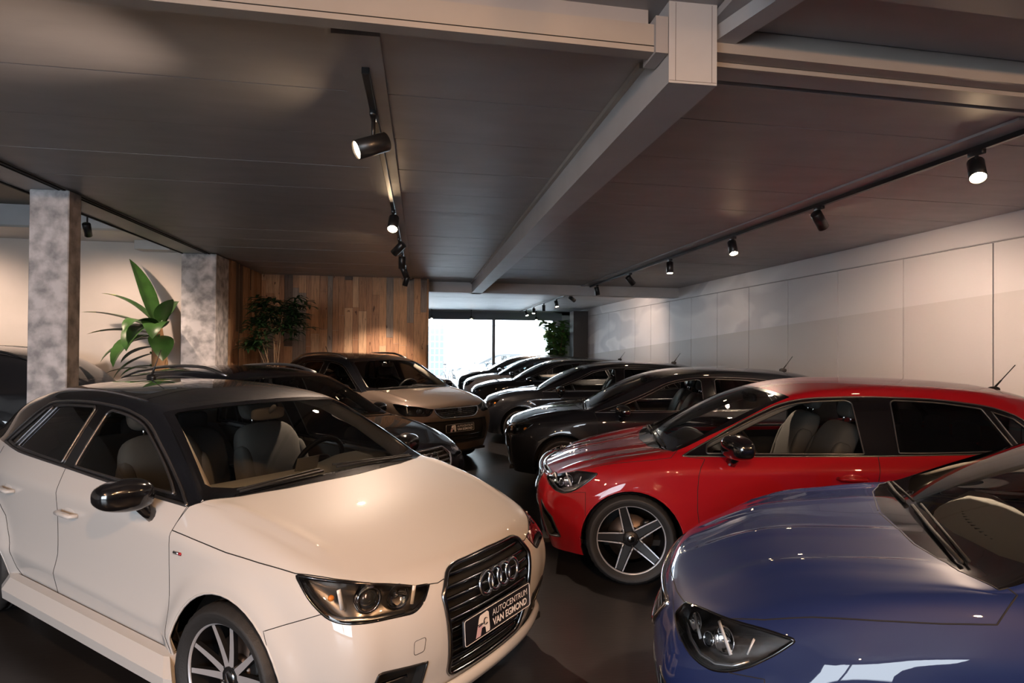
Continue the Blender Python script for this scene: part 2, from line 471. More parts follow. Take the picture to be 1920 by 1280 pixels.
RED = dict(WHITE, warp=make_warp([(0, .07), (.3, .315), (.81, .82), (1.13, 1.12), (1.2, 1.20), (1.77, 1.95), (2.33, 2.43), (3.28, 3.384), (3.97, 4.06)],
                                 [(0, 0), (.3, .29), (.9, .885), (.98, .945), (1.3, 1.315), (1.425, 1.438)], 1.02),
           axles=(.82, 3.384), hub_z=.315, arch_r=.356, flare=.014, Rt=.315, Rr=.243,
           ridges=[([(.15, .20), (.6, .23), (1.05, .30)], .010, .05), ([(.28, .52), (.6, .56), (1.10, .63)], .012, .05)])

def narrow(p): return (p[0], p[1]*.962, p[2])
WHITE_CAR = dict(WHITE, warp=narrow, wheel_y=.738)
def low_hood(q):
    x, y, z = q
    if x > 1.12 or z < .70: return q
    k = min(1, max(0, (z-.70)/.06))
    a = np.interp(x, [.05, .2, .6, .95, 1.12], [.045, .080, .075, .040, 0])
    return (x, y, z-k*a*max(0, 1-(abs(y)/.80)**4))
RED['warp'] = make_warp([(0, .07), (.3, .315), (.81, .82), (1.13, 1.12), (1.2, 1.20), (1.77, 1.95), (2.33, 2.43), (3.28, 3.384), (3.97, 4.06)],
                        [(0, 0), (.3, .29), (.9, .885), (.98, .945), (1.3, 1.315), (1.425, 1.438)], 1.02, low_hood)

# ------------------------------------------------------------------ wheels
def superell(mb, c, a, e1=0.5, e2=0.5, rot=None, nu=24, nv=14, mi=0, fn=None):
    sg = lambda w, m: math.copysign(abs(w)**m, w); M = rot if rot is not None else Matrix.Identity(3); vs = []; fs = []
    for j in range(nv+1):
        v = -math.pi/2+math.pi*j/nv
        for i in range(nu):
            u = -math.pi+2*math.pi*i/nu
            p = Vector((a[0]*sg(math.cos(v), e1)*sg(math.cos(u), e2), a[1]*sg(math.cos(v), e1)*sg(math.sin(u), e2), a[2]*sg(math.sin(v), e1)))
            if fn: p = fn(p)
            vs.append(M @ p+Vector(c))
    for j in range(nv):
        for i in range(nu): fs.append((j*nu+i, j*nu+(i+1) % nu, (j+1)*nu+(i+1) % nu, (j+1)*nu+i))
    mb._add(vs, fs, True, mi)

def spoke(mb, ang, r0, r1, w0, w1, y0, y1, o0=0.0, o1=0.0, th=0.018, mi=0, mi2=1):
    """blade from radius r0 to r1 in the wheel plane; front face material mi, flanks mi2"""
    ca, sa = math.cos(ang), math.sin(ang)
    def P(r, o, y): return (r*ca-o*sa, y, r*sa+o*ca)
    n = 5; F = []; B = []
    for i in range(n+1):
        t = i/n; r = r0+(r1-r0)*t; w = w0+(w1-w0)*t; o = o0+(o1-o0)*t; y = y0+(y1-y0)*(t**1.5)
        F += [P(r, o-w/2, y), P(r, o+w/2, y)]; B += [P(r, o-w/2-.003, y-th), P(r, o+w/2+.003, y-th)]
    k = len(F); vs = F+B
    for i in range(n):
        a = 2*i
        mb._add([vs[a], vs[a+1], vs[a+3], vs[a+2]], [(0, 1, 2, 3)], mi=mi)
        mb._add([vs[a], vs[a+2], vs[k+a+2], vs[k+a]], [(0, 1, 2, 3)], mi=mi2)
        mb._add([vs[a+1], vs[k+a+1], vs[k+a+3], vs[a+3]], [(0, 1, 2, 3)], mi=mi2)

def make_wheel(parent, pos, sd, Rt=.305, W=.205, Rr=.232, style='ten', steer=0.0, detail=1):
    """wheel centred at pos, outer face towards sd*y"""
    seg = 120 if detail else 40
    mb = MB(); h = W/2
    prof = [(Rr-.012, -h*.78), (Rr+.004, -h*.88), (Rr+.02, -h*.97), ((Rr+Rt)/2, -h*1.03), (Rt-.022, -h*.95), (Rt-.006, -h*.80), (Rt, -h*.62)]
    for g in (-.32, 0.0, .32):
        q = h*g; prof += [(Rt+.001, q-.006), (Rt-.007, q-.004), (Rt-.007, q+.004), (Rt+.001, q+.006)]
    prof += [(Rt, h*.62), (Rt-.006, h*.80), (Rt-.022, h*.95), ((Rr+Rt)/2+.006, h*1.035), ((Rr+Rt)/2+.003, h*1.02), ((Rr+Rt)/2-.004, h*1.03), (Rr+.02, h*.97), (Rr+.006, h*.90), (Rr-.004, h*.84)]
    mb.lathe(prof, seg, 'Y')
    if detail:
        k = len(prof); mb.bm.verts.ensure_lookup_table()
        for i in range(seg):
            if i % 3 == 0:
                for q in range(k):
                    r, y = prof[q]
                    if r > Rt-.012 and abs(y) > h*.36:
                        v = mb.bm.verts[i*k+q]; f = (r-.004)/r; v.co.x *= f; v.co.z *= f
    o = mb.build('wheel', RUBBER, parent); o.location = pos; o.rotation_euler = (0, R(7), (0 if sd > 0 else math.pi)+steer)
    rm = MB(); y = h*.80
    rm.lathe([(Rr, y-.012), (Rr, y), (Rr-.007, y+.001), (Rr-.012, y-.008)], 72 if detail else 32, 'Y', mi=0)
    rm.lathe([(Rr-.012, y-.008), (Rr-.022, y-.05), (Rr-.03, -h*.8)], 72 if detail else 32, 'Y', mi=1)
    yh, yr = y-.030, y-.010
    if style == 'ten':
        for i in range(5):
            a = R(72*i+90)
            spoke(rm, a-R(15), .045, Rr-.008, .030, .020, yh, yr); spoke(rm, a+R(15), .045, Rr-.008, .030, .020, yh, yr)
    elif style == 'star':
        for i in range(5):
            a = R(72*i+82)
            spoke(rm, a, .05, Rr-.008, .050, .040, yh-.008, yr-.008, mi=1)
            for q in (-1, 1):
                spoke(rm, a, .085, Rr-.006, .010, .007, yh, yr, o0=q*.034, o1=q*.026, mi=0)
                b = a+q*R(36); p0 = Vector((.062*math.cos(b), yh-.002, .062*math.sin(b)))
                p1 = Vector((.087*math.cos(a)-q*.034*math.sin(a), yh, .087*math.sin(a)+q*.034*math.cos(a)))
                rm.tube([p0, p1], .006, 6)
        rm.lathe([(.0, yh+.002), (.045, yh+.002), (.062, yh-.02)], 30, 'Y', mi=1)
    elif style == 'five':
        for i in range(5):
            a = R(72*i+80)
            for q in (-1, 1): spoke(rm, a, .05, Rr-.008, .022, .018, yh, yr, o0=q*.022, o1=q*.036)
    else:
        for i in range(10): spoke(rm, R(36*i+90), .045, Rr-.008, .024, .018, yh, yr)
    rm.lathe([(0, yh), (.034, yh), (.055, yh-.005), (.062, yh-.03), (.062, -.02)], 30, 'Y', mi=1)
    for i in range(5):
        a = R(72*i+50); rm.lathe([(0, yh+.004), (.007, yh+.003), (.008, yh-.012)], 8, 'Y', c=(.048*math.cos(a), -.003, .048*math.sin(a)), mi=1)
    r_ = rm.build('rim', [ALLOY, ALLOYD], o)
    if detail:
        cp = MB(); cp.lathe([(0, yh+.006), (.024, yh+.005), (.029, yh)], 24, 'Y'); cp.build('centre_cap', DCHROME, o)
    dk = MB(); dk.lathe([(0, .0), (Rr*.66, 0), (Rr*.66, -.012), (0, -.012)], 40, 'Y'); dk.lathe([(0, .022), (.07, .02), (.075, -.0)], 24, 'Y')
    dk.build('brake_disc', DISC, o)
    if detail:
        cl = MB(); cl.rbox((-Rr*.52, .012, Rr*.22), (.055, .05, .12), .015); cl.build('brake_caliper', BLACK, o)
    return o

# ------------------------------------------------------------------ cabin
def add_cabin(root, W, seat_m, dash_m, trim_m, x_dash=1.30, x_seat=1.95, z_dash=.93, card=None):
    """W: warp of points from the base car"""
    P = lambda x, y, z: Vector(W((x, y, z)))
    def seat(x, y, nm='seat'):
        b = P(x, y, 0); s = MB(); z0 = .30
        superell(s, (b.x-.10, b.y, z0+.20), (.27, .25, .09), .5, .45)
        rot = Matrix.Rotation(R(18), 3, 'Y')
        def back(p):
            k = (p.z+.30)/.60; p.y *= 1.0-.22*max(0, k-.35); p.x += -.04*(1-(2*k-1)**2); return p
        superell(s, (b.x+.20, b.y, z0+.52), (.085, .255, .32), .45, .5, rot, fn=back)
        for q in (-1, 1):
            superell(s, (b.x+.13, b.y+q*.215, z0+.46), (.07, .045, .25), .6, .6, rot); superell(s, (b.x-.12, b.y+q*.225, z0+.24), (.24, .045, .07), .6, .6)
        o = s.build(nm, seat_m, root)
        h = MB(); superell(h, (b.x+.335, b.y, z0+.945), (.05, .14, .095), .55, .5, rot); h.build('headrest', seat_m, o)
        for q in (-.06, .06):
            g = MB(); g.tube([(b.x+.30, b.y+q, z0+.80), (b.x+.325, b.y+q, z0+.90)], .007, 6); g.build('headrest_post', CHROME, o)
    seat(x_seat, -.37); seat(x_seat, .37)
    b = P(x_seat+.86, 0, 0); s = MB()
    superell(s, (b.x-.08, 0, .50), (.26, .60, .09), .4, .3); superell(s, (b.x+.24, 0, .76), (.08, .60, .28), .4, .3, Matrix.Rotation(R(20), 3, 'Y'))
    for q in (-.38, 0, .38): superell(s, (b.x+.34, q, 1.07), (.045, .12, .075), .5, .5)
    s.build('rear_bench', seat_m, root)
    # dashboard with instrument hood and vents
    d = MB(); a = P(x_dash, 0, 0).x; y = .66*abs(P(1.3, 1, .9).y)
    n = 12; rows = []
    for i in range(n+1):
        yy = -y+2*y*i/n; q = (yy/y)**2
        hump = .045*math.exp(-((yy+.37)/.17)**2)
        rows.append([(a-.32+.22*q, yy, z_dash-.035-.01*q), (a-.15+.10*q, yy, z_dash+.0+hump*.5), (a-.02+.02*q, yy, z_dash+hump), (a+.06, yy, z_dash-.02+hump), (a+.09, yy, z_dash-.10), (a+.04, yy, z_dash-.28), (a-.02, yy, z_dash-.45)])
    vs = [p for r_ in rows for p in r_]; m = 7
    fs = [(i*m+j, i*m+j+1, (i+1)*m+j+1, (i+1)*m+j) for i in range(n) for j in range(m-1)]
    d._add(vs, fs, True); do = d.build('dashboard', dash_m, root)
    for yy in (-.50, -.10, .10, .52):
        v = MB(); v.lathe([(.0, 0), (.035, 0), (.042, -.01), (.042, .01)], 20, 'X', c=(a+.10, yy, z_dash-.11)); v.build('air_vent', DCHROME, do)
    v = MB()
    for i in range(14):
        yy = -.30+.60*i/13; q = (yy/y)**2; v.box((a-.20+.20*q, yy, z_dash-.013), (.03, .012, .006))
    v.build('demister_vent', BLACK, do)
    # steering wheel, left side (-y)
    sw = MB(); n = 28; cx, cy, cz = a+.27, -.37, z_dash-.06
    rot = Matrix.Rotation(R(-24), 3, 'Y')
    ring = [rot @ Vector((0, .18*math.cos(2*math.pi*i/n), .18*math.sin(2*math.pi*i/n)))+Vector((cx, cy, cz)) for i in range(n)]
    sw.tube(ring, .016, 8, closed=True); superell(sw, (cx-.01, cy, cz), (.03, .075, .06), .6, .6, rot)
    for an in (180, 0, 270):
        e = rot @ Vector((0, .17*math.cos(R(an)), .17*math.sin(R(an)))); sw.tube([(cx, cy, cz), Vector((cx, cy, cz))+e], .014, 6)
    sw.tube([(cx, cy, cz), (cx-.22, cy, cz-.09)], .03, 8); sw.build('steering_wheel', BLACK, root)
    # floor, console
    f = MB(); f0, f1 = P(.9, 0, 0).x, P(3.5, 0, 0).x; f.box(((f0+f1)/2, 0, .27), (f1-f0, 1.4*abs(P(2, 1, .5).y), .04))
    f.rbox((a+.45, 0, .42), (.9, .22, .28), .05); f.rbox((a+.75, 0, .60), (.34, .20, .12), .04)
    f.build('cabin_floor', trim_m, root)
    g = MB(); g.tube([(a+.32, 0, .55), (a+.30, 0, .70)], .012, 6); superell(g, (a+.30, 0, .73), (.028, .025, .04)); g.build('gear_lever', BLACK, root)

def rear_view_mirror(root, p, m, gm):
    s = MB(); superell(s, (p[0]+.03, p[1], p[2]-.045), (.018, .12, .036), .5, .45, Matrix.Rotation(R(8), 3, 'Z'))
    s.tube([(p[0]-.03, p[1], p[2]), (p[0]+.02, p[1], p[2]-.035)], .014, 8)
    o = s.build('rear_view_mirror', m, root)
    return o

def wing_mirror(root, p, sd, m, gm=None, sc=1.0, arm=None):
    """p: centre of the mirror head"""
    s = MB()
    def fn(q):
        if q.x > 0: q.x *= .45
        k = q.y*sd/.115/sc
        q.z *= 1-.18*max(0, k); q.x += .02*k
        return q
    superell(s, p, (.085*sc, .115*sc, .072*sc), .72, .6, Matrix.Rotation(R(-8*sd), 3, 'Z'), fn=fn, nu=32, nv=18)
    o = s.build('wing_mirror', m, root)
    a = MB(); b0 = Vector(p)+Vector((-.005, -sd*.07*sc, -.045*sc)); b1 = Vector(arm) if arm else Vector(p)+Vector((-.03, -sd*.13, -.12))
    a.tube([b0+Vector((0, 0, .02)), b0, (b0+b1)/2+Vector((0, 0, -.008)), b1], [.034*sc, .036*sc, .030*sc, .034*sc], 10); a.build('mirror_arm', m, o)
    g = MB(); superell(g, Vector(p)+Vector((.034*sc, 0, 0)), (.006, .095*sc, .055*sc), .5, .6); g.build('mirror_glass', CHROME, o)
    return o

def text_part(name, body, size, M4, m, parent, bold=0.0, align='C', th=0.0015):
    vs, fs = text_mesh(body, size, bold)
    x0, x1 = min(v.x for v in vs), max(v.x for v in vs); y0 = min(v.y for v in vs)
    sh = {'C': -(x0+x1)/2, 'L': -x0, 'R': -x1}[align]
    mb = MB(); mb._add([M4 @ Vector((v.x+sh, v.y-y0, th)) for v in vs], fs)
    return mb.build(name, m, parent, norm=False)

def frame_at(p, n, up=(0, 0, 1)):
    """matrix whose z is n, y close to up, x to the viewer's right when looking at the face"""
    n = Vector(n).normalized(); x = Vector(up).cross(n).normalized(); y = n.cross(x)
    return Matrix(((x.x, y.x, n.x, p[0]), (x.y, y.y, n.y, p[1]), (x.z, y.z, n.z, p[2]), (0, 0, 0, 1)))

PLATE = mat('plate_black', (0.010, 0.010, 0.014), 0.35); PINK = mat('plate_rose', (0.62, 0.44, 0.52), 0.5)
def dealer_plate(root, p, n, w=.52, h=.112, full=True):
    M4 = frame_at(p, n)
    mb = MB(); mb.T = M4; mb.rbox((0, 0, 0), (w, h, .014), .006, 2)
    pl = mb.build('number_plate', PLATE, root)
    if full:
        fr = MB(); fr.T = M4; k = round_poly([(-w/2+.004, -h/2+.004, .0075), (w/2-.004, -h/2+.004, .0075), (w/2-.004, h/2-.004, .0075), (-w/2+.004, h/2-.004, .0075)], .012)
        fr.tube(k, .0014, 5, closed=True); fr.build('plate_rim', WHITEP, pl)
        T = M4 @ Matrix.Translation((-.058, .007, .0075)); text_part('plate_text', 'AUTOCENTRUM', .039, T, WHITEP, pl, .0, 'L')
        T = M4 @ Matrix.Translation((-.058, -.036, .0075)); text_part('plate_text', 'VAN EGMOND', .042, T, WHITEP, pl, .0012, 'L')
        # the letter mark with a spanner cut into it
        A = [(-.185, -.044), (-.158, .030), (-.150, .040), (-.095, .044), (-.086, .036), (-.080, -.036), (-.084, -.044), (-.108, -.044), (-.112, -.018), (-.135, -.012), (-.150, -.044)]
        lo = MB(); lo.T = M4; z = .0090
        def poly(pts, zz, mi): lo._add([(a, b, zz) for a, b in pts], [tuple(range(len(pts)))], mi=mi)
        poly([(-.185, -.044), (-.168, .002), (-.138, .002), (-.128, -.014), (-.140, -.016), (-.150, -.044)], z, 1)
        poly([(-.166, .006), (-.158, .030), (-.150, .040), (-.098, .044), (-.086, .036), (-.080, -.036), (-.084, -.044), (-.110, -.044), (-.114, -.018), (-.138, -.010), (-.134, .006)], z, 0)
        lg = lo.build('plate_emblem', [WHITEP, PINK], pl, norm=False)
        sp = MB(); sp.T = M4; z2 = .0098
        sp.tube([(-.165, -.002, z2), (-.120, .004, z2)], .005, 6, flat=.2)
        sp.tube([(-.112+.014*math.cos(R(a)), .006+.014*math.sin(R(a)), z2) for a in range(40, 330, 20)], .0048, 6, flat=.2)
        sp.build('plate_spanner', PLATE, pl)
    return pl

# ------------------------------------------------------------------ car assembly
def mir(h):
    """half outline from centre line to centre line -> closed outline of both halves"""
    return [tuple(p) for p in h]+[(p[0], -p[1], p[2]) for p in h[::-1] if abs(p[1]) > 1e-6]
def soft(P, lim=42, sharp=.012, n=3):
    """rounds the shallow turns of an outline generously and its real corners slightly"""
    V = [Vector(p) for p in P]; N = len(V); out = []
    for i in range(N):
        a, p, b = V[i-1], V[i], V[(i+1) % N]; da, db = a-p, b-p
        if da.length < 1e-5 or db.length < 1e-5: out.append(tuple(p)); continue
        turn = 180-math.degrees(da.angle(db))
        if turn < 3 or abs(p.y) < 1e-4: out.append(tuple(p)); continue
        r = min(da.length, db.length)*.45 if turn < lim else min(sharp, da.length*.4, db.length*.4)
        A, B_ = p+da.normalized()*r, p+db.normalized()*r
        for k in range(n+1):
            t = k/n; out.append(tuple(A*(1-t)**2+p*2*t*(1-t)+B_*t*t))
    return out
def S2(pts, y=.9): return [(x, y, z) for x, z in pts]
BASE = dict(
    ws=[(.945, 0, .975), (.985, .40, .972), (1.05, .62, .963), (1.125, .755, .955), (1.45, .672, 1.135), (1.765, .590, 1.30), (1.72, .40, 1.32), (1.69, .2, 1.333), (1.68, 0, 1.337)],
    wsg=[(1.03, 0, 1.005), (1.065, .35, 1.0), (1.135, .60, .985), (1.19, .685, .978), (1.22, .70, .99), (1.49, .628, 1.14), (1.72, .565, 1.262), (1.725, .54, 1.28), (1.68, .36, 1.297), (1.65, .2, 1.31), (1.645, 0, 1.312)],
    dlo=S2([(1.185, .94), (1.40, 1.04), (1.62, 1.15), (1.82, 1.255), (2.09, 1.305), (2.45, 1.32), (2.80, 1.31), (3.04, 1.287), (3.16, 1.22), (3.34, 1.035), (3.0, 1.01), (2.3, .985), (1.6, .955)]),
    fwin=S2([(1.32, .972), (1.46, 1.045), (1.64, 1.137), (1.83, 1.232), (1.96, 1.262), (2.09, 1.280), (2.22, 1.288), (2.25, 1.27), (2.26, .998), (1.8, .982)]),
    rwin=S2([(2.41, 1.003), (2.41, 1.28), (2.43, 1.296), (2.75, 1.288), (2.90, 1.274), (3.05, 1.030), (2.7, 1.014)]),
    qwin=S2([(2.965, 1.265), (3.04, 1.250), (3.25, 1.045), (3.11, 1.036)]),
    roof=S2([(1.13, .935), (1.5, .948), (2.3, .976), (3.0, 1.0), (3.34, 1.025), (3.6, 1.03), (4.4, 1.03), (4.4, 2), (1.13, 2)]),
    hood=[(.96, -.3, .985), (.96, 0, .985), (.99, .40, .975), (1.055, .63, .966), (1.13, .765, .955), (1.175, .79, .938), (1.205, .826, .863), (1.212, .838, .832), (1.05, .836, .822), (.84, .824, .803), (.65, .80, .79), (.478, .766, .776), (.34, .69, .760), (.227, .600, .742), (.13, .47, .722), (.095, .38, .722), (.087, .31, .738), (.075, .12, .757), (.075, 0, .760), (.075, -.3, .760)],
    hl=[(.478, .766, .774), (.384, .774, .694), (.304, .761, .645), (.25, .735, .632), (.148, .623, .628), (.09, .50, .622), (.082, .455, .650), (.09, .405, .712), (.11, .42, .722), (.13, .47, .722), (.227, .600, .740), (.34, .69, .758)],
    fdoor=S2([(1.185, .94), (1.214, .829), (1.210, .696), (1.200, .54), (1.175, .413), (1.165, .325), (1.22, .305), (2.335, .300), (2.312, .411), (2.282, .545), (2.300, .764), (2.33, .90), (2.345, .985)]),
    rdoor=S2([(2.345, .985), (2.33, .90), (2.300, .764), (2.282, .545), (2.312, .411), (2.335, .300), (2.78, .300), (2.83, .36), (2.88, .50), (2.98, .64), (3.16, .74), (3.26, .86), (3.30, 1.03)]),
    bumper=S2([(-1, -1), (.60, -1), (.50, .45), (.552, .569), (.331, .655), (.25, .66), (-1, .66)]),
    grille=mir([(0, 0, .745), (0, .235, .738), (0, .285, .722), (0, .345, .645), (0, .335, .58), (0, .285, .315), (0, .262, .290), (0, 0, .283)]),
    rearw=mir([(3.56, 0, 1.325), (3.55, .40, 1.30), (3.60, .49, 1.26), (3.84, .54, 1.10), (3.90, .40, 1.075), (3.92, 0, 1.07)]),
    tail=[(3.58, .82, .90), (3.60, .82, .78), (3.80, .72, .74), (3.92, .52, .75), (3.92, .50, .88), (3.80, .70, .93)],
    handles=[(2.163, .775), (2.95, .80)], mirror=(1.43, .955, .985), seats=1.95)

def build_car(name, label, pose, spec, st):
    root = empty(name, (pose[0], pose[1], 0), R(pose[2])); tag(root, label, 'car')
    if st.get('group'): root['group'] = st['group']
    B = Body(spec); W = spec.get('warp') or (lambda p: p); Wv = lambda p: Vector(W(p))
    hi = st.get('detail', 1)
    def G(k):
        q = st[k] if k in st else [tuple(W(p)) for p in BASE[k]]
        if q and hi and st.get('smooth', 1) and k in ('dlo', 'fwin', 'rwin', 'hl', 'grille'): q = soft(q)
        return q
    pm, rm = st['paint'], st.get('roof_paint') or st['paint']
    m2 = lambda P: [(x, -y, z) for x, y, z in P]
    RIGHT = lambda c: c.y > -1e-4
    LEFT = lambda c: c.y < 1e-4
    ar = spec['arch_r']
    for ax in spec['axles']:
        ring = [(ax+ar*math.cos(2*math.pi*i/40), .9, spec['hub_z']+ar*math.sin(2*math.pi*i/40)) for i in range(40)]
        for q, sg in ((ring, 1), (m2(ring), -1)): B.cut(q, (0, -sg, 0), 'arch', flt=lambda c: abs(c.y) > .45)
    wsd = st.get('wsdir', (.55, 0, -.83))
    ws = mir(G('ws')); B.cut(ws, wsd, 'windscreen_surround')
    B.cut(mir(G('wsg')), wsd, 'windscreen', only=('windscreen_surround',))
    B.cut(G('rearw'), (-.8, 0, -.6), 'rear_window')
    for sg in (1, -1):
        D = (0, -sg, 0); F = (lambda P: P) if sg == 1 else m2; fl = RIGHT if sg == 1 else LEFT; sn = '_r' if sg == 1 else '_l'
        B.cut(F(G('dlo')), D, 'window_frame', flt=fl)
        for w in ('fwin', 'rwin', 'qwin'):
            if G(w): B.cut(F(G(w)), D, w+sn, only=('window_frame',), flt=fl)
        B.cut(F(G('hood')), st.get('hooddir', (.15, -.72*sg, -.68)) if not st.get('hooddir') else (st['hooddir'][0], -st['hooddir'][1]*sg, st['hooddir'][2]), 'hood', flt=fl)
        B.cut(F(G('hl')), (.7, -.65*sg, -.05), 'headlight'+sn, flt=fl, only=('body',))
        B.cut(F(G('fdoor')), D, 'fdoor'+sn, flt=fl); B.cut(F(G('rdoor')), D, 'rdoor'+sn, flt=fl)
        if G('tail'): B.cut(F(G('tail')), (-.75, -.6*sg, 0), 'tail'+sn, flt=fl)
        B.cut(F(G('roof')), D, 'roof', flt=fl, anyn=True)
    if G('grille'): B.cut(G('grille'), (1, 0, 0), 'grille', only=('body', 'hood'), flt=lambda c: c.x < 1)
    for i, e in enumerate(st.get('intakes', [])):
        B.cut(e['p'], e.get('d', (1, 0, 0)), 'intake%d' % i, flt=lambda c: c.x < 1)
        if e.get('mir', True): B.cut(m2(e['p']), (e.get('d', (1, 0, 0))[0], -e.get('d', (1, 0, 0))[1], e.get('d', (1, 0, 0))[2]), 'intake%dl' % i, flt=lambda c: c.x < 1)
    for sg in (1, -1): B.cut(G('bumper') if sg == 1 else m2(G('bumper')), (0, -sg, 0), 'front_bumper', flt=RIGHT if sg == 1 else LEFT, anyn=True)
    # ---- panels
    gl, tn = st.get('glass', GLASS), st.get('tint', TINT)
    B.extract('body', pm, root, 'body_shell'); B.extract('hood', pm, root, 'bonnet')
    B.extract('front_bumper', pm, root); B.extract('roof', rm, root, thick=.02)
    B.extract('roof', st.get('headliner', mat('headliner', (.42, .38, .33), .9)), root, 'headliner', off=-.028)
    B.extract('windscreen_surround', GLOSS, root); B.extract('windscreen', gl, root); B.extract('rear_window', tn, root)
    B.extract('window_frame', GLOSS, root, off=-.002)
    side = {}
    for sn in ('_r', '_l'):
        fd = B.extract('fdoor'+sn, pm, root, 'front_door', thick=.02); rd = B.extract('rdoor'+sn, pm, root, 'rear_door', thick=.02); side[sn] = (fd, rd)
        dt = st.get('door_trim', BLACK)
        for k, o in (('fdoor', fd), ('rdoor', rd)):
            if o and hi: B.extract(k+sn, dt, o, 'door_lining', off=-.05)
        B.extract('fwin'+sn, st.get('side_glass', gl), root, 'front_side_window', off=-.004)
        B.extract('rwin'+sn, tn, root, 'rear_side_window', off=-.004); B.extract('qwin'+sn, tn, root, 'quarter_window', off=-.004)
        B.extract('tail'+sn, mat('tail_light_red', (.35, .01, .012), .12, coat=1), root, 'tail_light', off=.003)
        # headlight: clear cover, dark bowl, lamps inside
        ln = B.extract('headlight'+sn, LENS, root, 'headlight', off=.002)
        if ln:
            sd = 1 if sn == '_r' else -1
            B.extract('headlight'+sn, BLACK if not st.get('hl_bowl') else st['hl_bowl'], ln, 'lamp_bowl', off=-st.get('bowl_d', .06), thick=-st.get('bowl_d', .06)+.003)
            if hi:
                mb = MB(); B.trim_tube(mb, 'headlight'+sn, .007, -.004); mb.build('lamp_edge', GLOSS, ln)
                for (kind, p, q, r_) in st.get('lamps', []):
                    p = Vector((p[0], p[1]*sd, p[2])); q = Vector((q[0], q[1]*sd, q[2])) if q else None
                    mb = MB()
                    if kind == 'cup':
                        n = q.normalized(); T = frame_at(p, n); mb.T = T
                        mb.lathe([(.001, -r_*.7), (r_*.45, -r_*.60), (r_*.8, -r_*.3), (r_, 0), (r_*1.06, -.002)], 28, 'Z'); mb.sphere((0, 0, -r_*.45), r_*.24, 12, 8); mb.build('reflector', REFL, ln)
                    elif kind == 'proj':
                        n = q.normalized(); T = frame_at(p, n); mb.T = T
                        mb.lathe([(r_*1.25, -.03), (r_*1.25, .0), (r_*1.02, .004), (r_*1.0, -.004)], 28, 'Z'); mb.build('projector_ring', REFL, ln)
                        m3 = MB(); m3.T = T; m3.sphere((0, 0, -r_*.35), r_*.95, 20, 12, (1, 1, .7)); m3.build('projector_lens', mat('projector_glass', (.03, .035, .04), .02, coat=1), ln)
                    elif kind == 'bar':
                        mb.tube([p, (p+q)/2, q], r_, 8, flat=.45); mb.build('light_bar', mat('light_guide', (.85, .87, .9), .12, coat=.6), ln)
                    elif kind == 'amber':
                        mb.sphere(p, r_, 12, 8); mb.build('indicator_bulb', AMBER, ln)
                rl = st.get('lamp_rail')
                if rl:
                    mb = MB(); pts = [Vector((a, b*sd, c)) for a, b, c in rl]
                    pts = [B.bvh.find_nearest(p)[0] for p in pts]; pts = [p-B.normal_at(p)*.022 for p in pts]
                    mb.tube(pts, st.get('rail_r', .011), 8, flat=1.0); mb.build('daytime_strip', SATIN, ln)
    # ---- wheel houses
    for ax in spec['axles']:
        for sd in (1, -1):
            mb = MB(); mb.lathe([(ar+.012, .38), (ar+.012, .70), (ar+.004, .76)], 36, 'Y', c=(0, 0, 0), a0=R(-25), a1=R(205))
            mb.lathe([(.0, .38), (ar+.012, .38)], 36, 'Y'); mb.T = Matrix()
            for v in mb.bm.verts: v.co = Vector((v.co.x+ax, v.co.y*sd, v.co.z+spec['hub_z']))
            mb.build('wheel_arch_liner', MATTE, root)
            wy = spec.get('wheel_y', .745)
            steer = R(st.get('steer', 0)) if ax == spec['axles'][0] else 0
            make_wheel(root, (ax, sd*wy, spec['Rt']), sd, spec['Rt'], spec.get('tw', .205), spec['Rr'], st.get('wheel', 'ten'), steer, detail=hi)
    # ---- gaps and trims
    gp = MB()
    for t in ('hood', 'fdoor_r', 'fdoor_l', 'rdoor_r', 'rdoor_l'): B.trim_tube(gp, t, st.get('gap', .0028), -.0012, 5, flt=(lambda p: not (p.z > W((1.3, .8, .955))[2] and abs(p.y) < abs(W((2, .9, .9))[1])*.86) ) if t != 'hood' else (lambda p: abs(p.y) > 1e-3))
    B.trim_tube(gp, 'front_bumper', .0022, -.001, 5, flt=lambda p: p.z > .45 and abs(p.y) > .5)
    gp.build('panel_gap', MATTE, root)
    if hi:
        tr = MB()
        B.trim_tube(tr, 'window_frame', st.get('trim_r', .006), .001, 6); tr.build('window_trim', st.get('trim_m', BLACK), root)
        for ax in spec['axles']:
            for sd in (1, -1):
                al = MB(); B.trim_tube(al, 'arch', .006, -.003, 6, flt=lambda p: p.y*sd > 0 and abs(p.x-ax) < .8 and p.z > spec['hub_z']-.06); al.build('arch_lip', st.get('arch_m', pm), root)
        ub = MB(); x0, x1 = spec['axles'][0]+ar+.02, spec['axles'][1]-ar-.02; ub.box(((x0+x1)/2, 0, .20), (x1-x0, 1.5, .03)); ub.box((spec['axles'][0]-.35, 0, .22), (.6, 1.2, .03)); ub.box((spec['axles'][1]+.3, 0, .26), (.7, 1.2, .03))
        ub.box(((x0+x1)/2, 0, .21), (spec['axles'][1]-spec['axles'][0]+.9, .74, .03)); ub.build('underbody', MATTE, root)
        eb = MB(); eb.rbox((spec['axles'][0]-.12, 0, .48), (.9, .9, .5), .08); eb.build('engine_bay', MATTE, root)
    # ---- grille
    gr = None
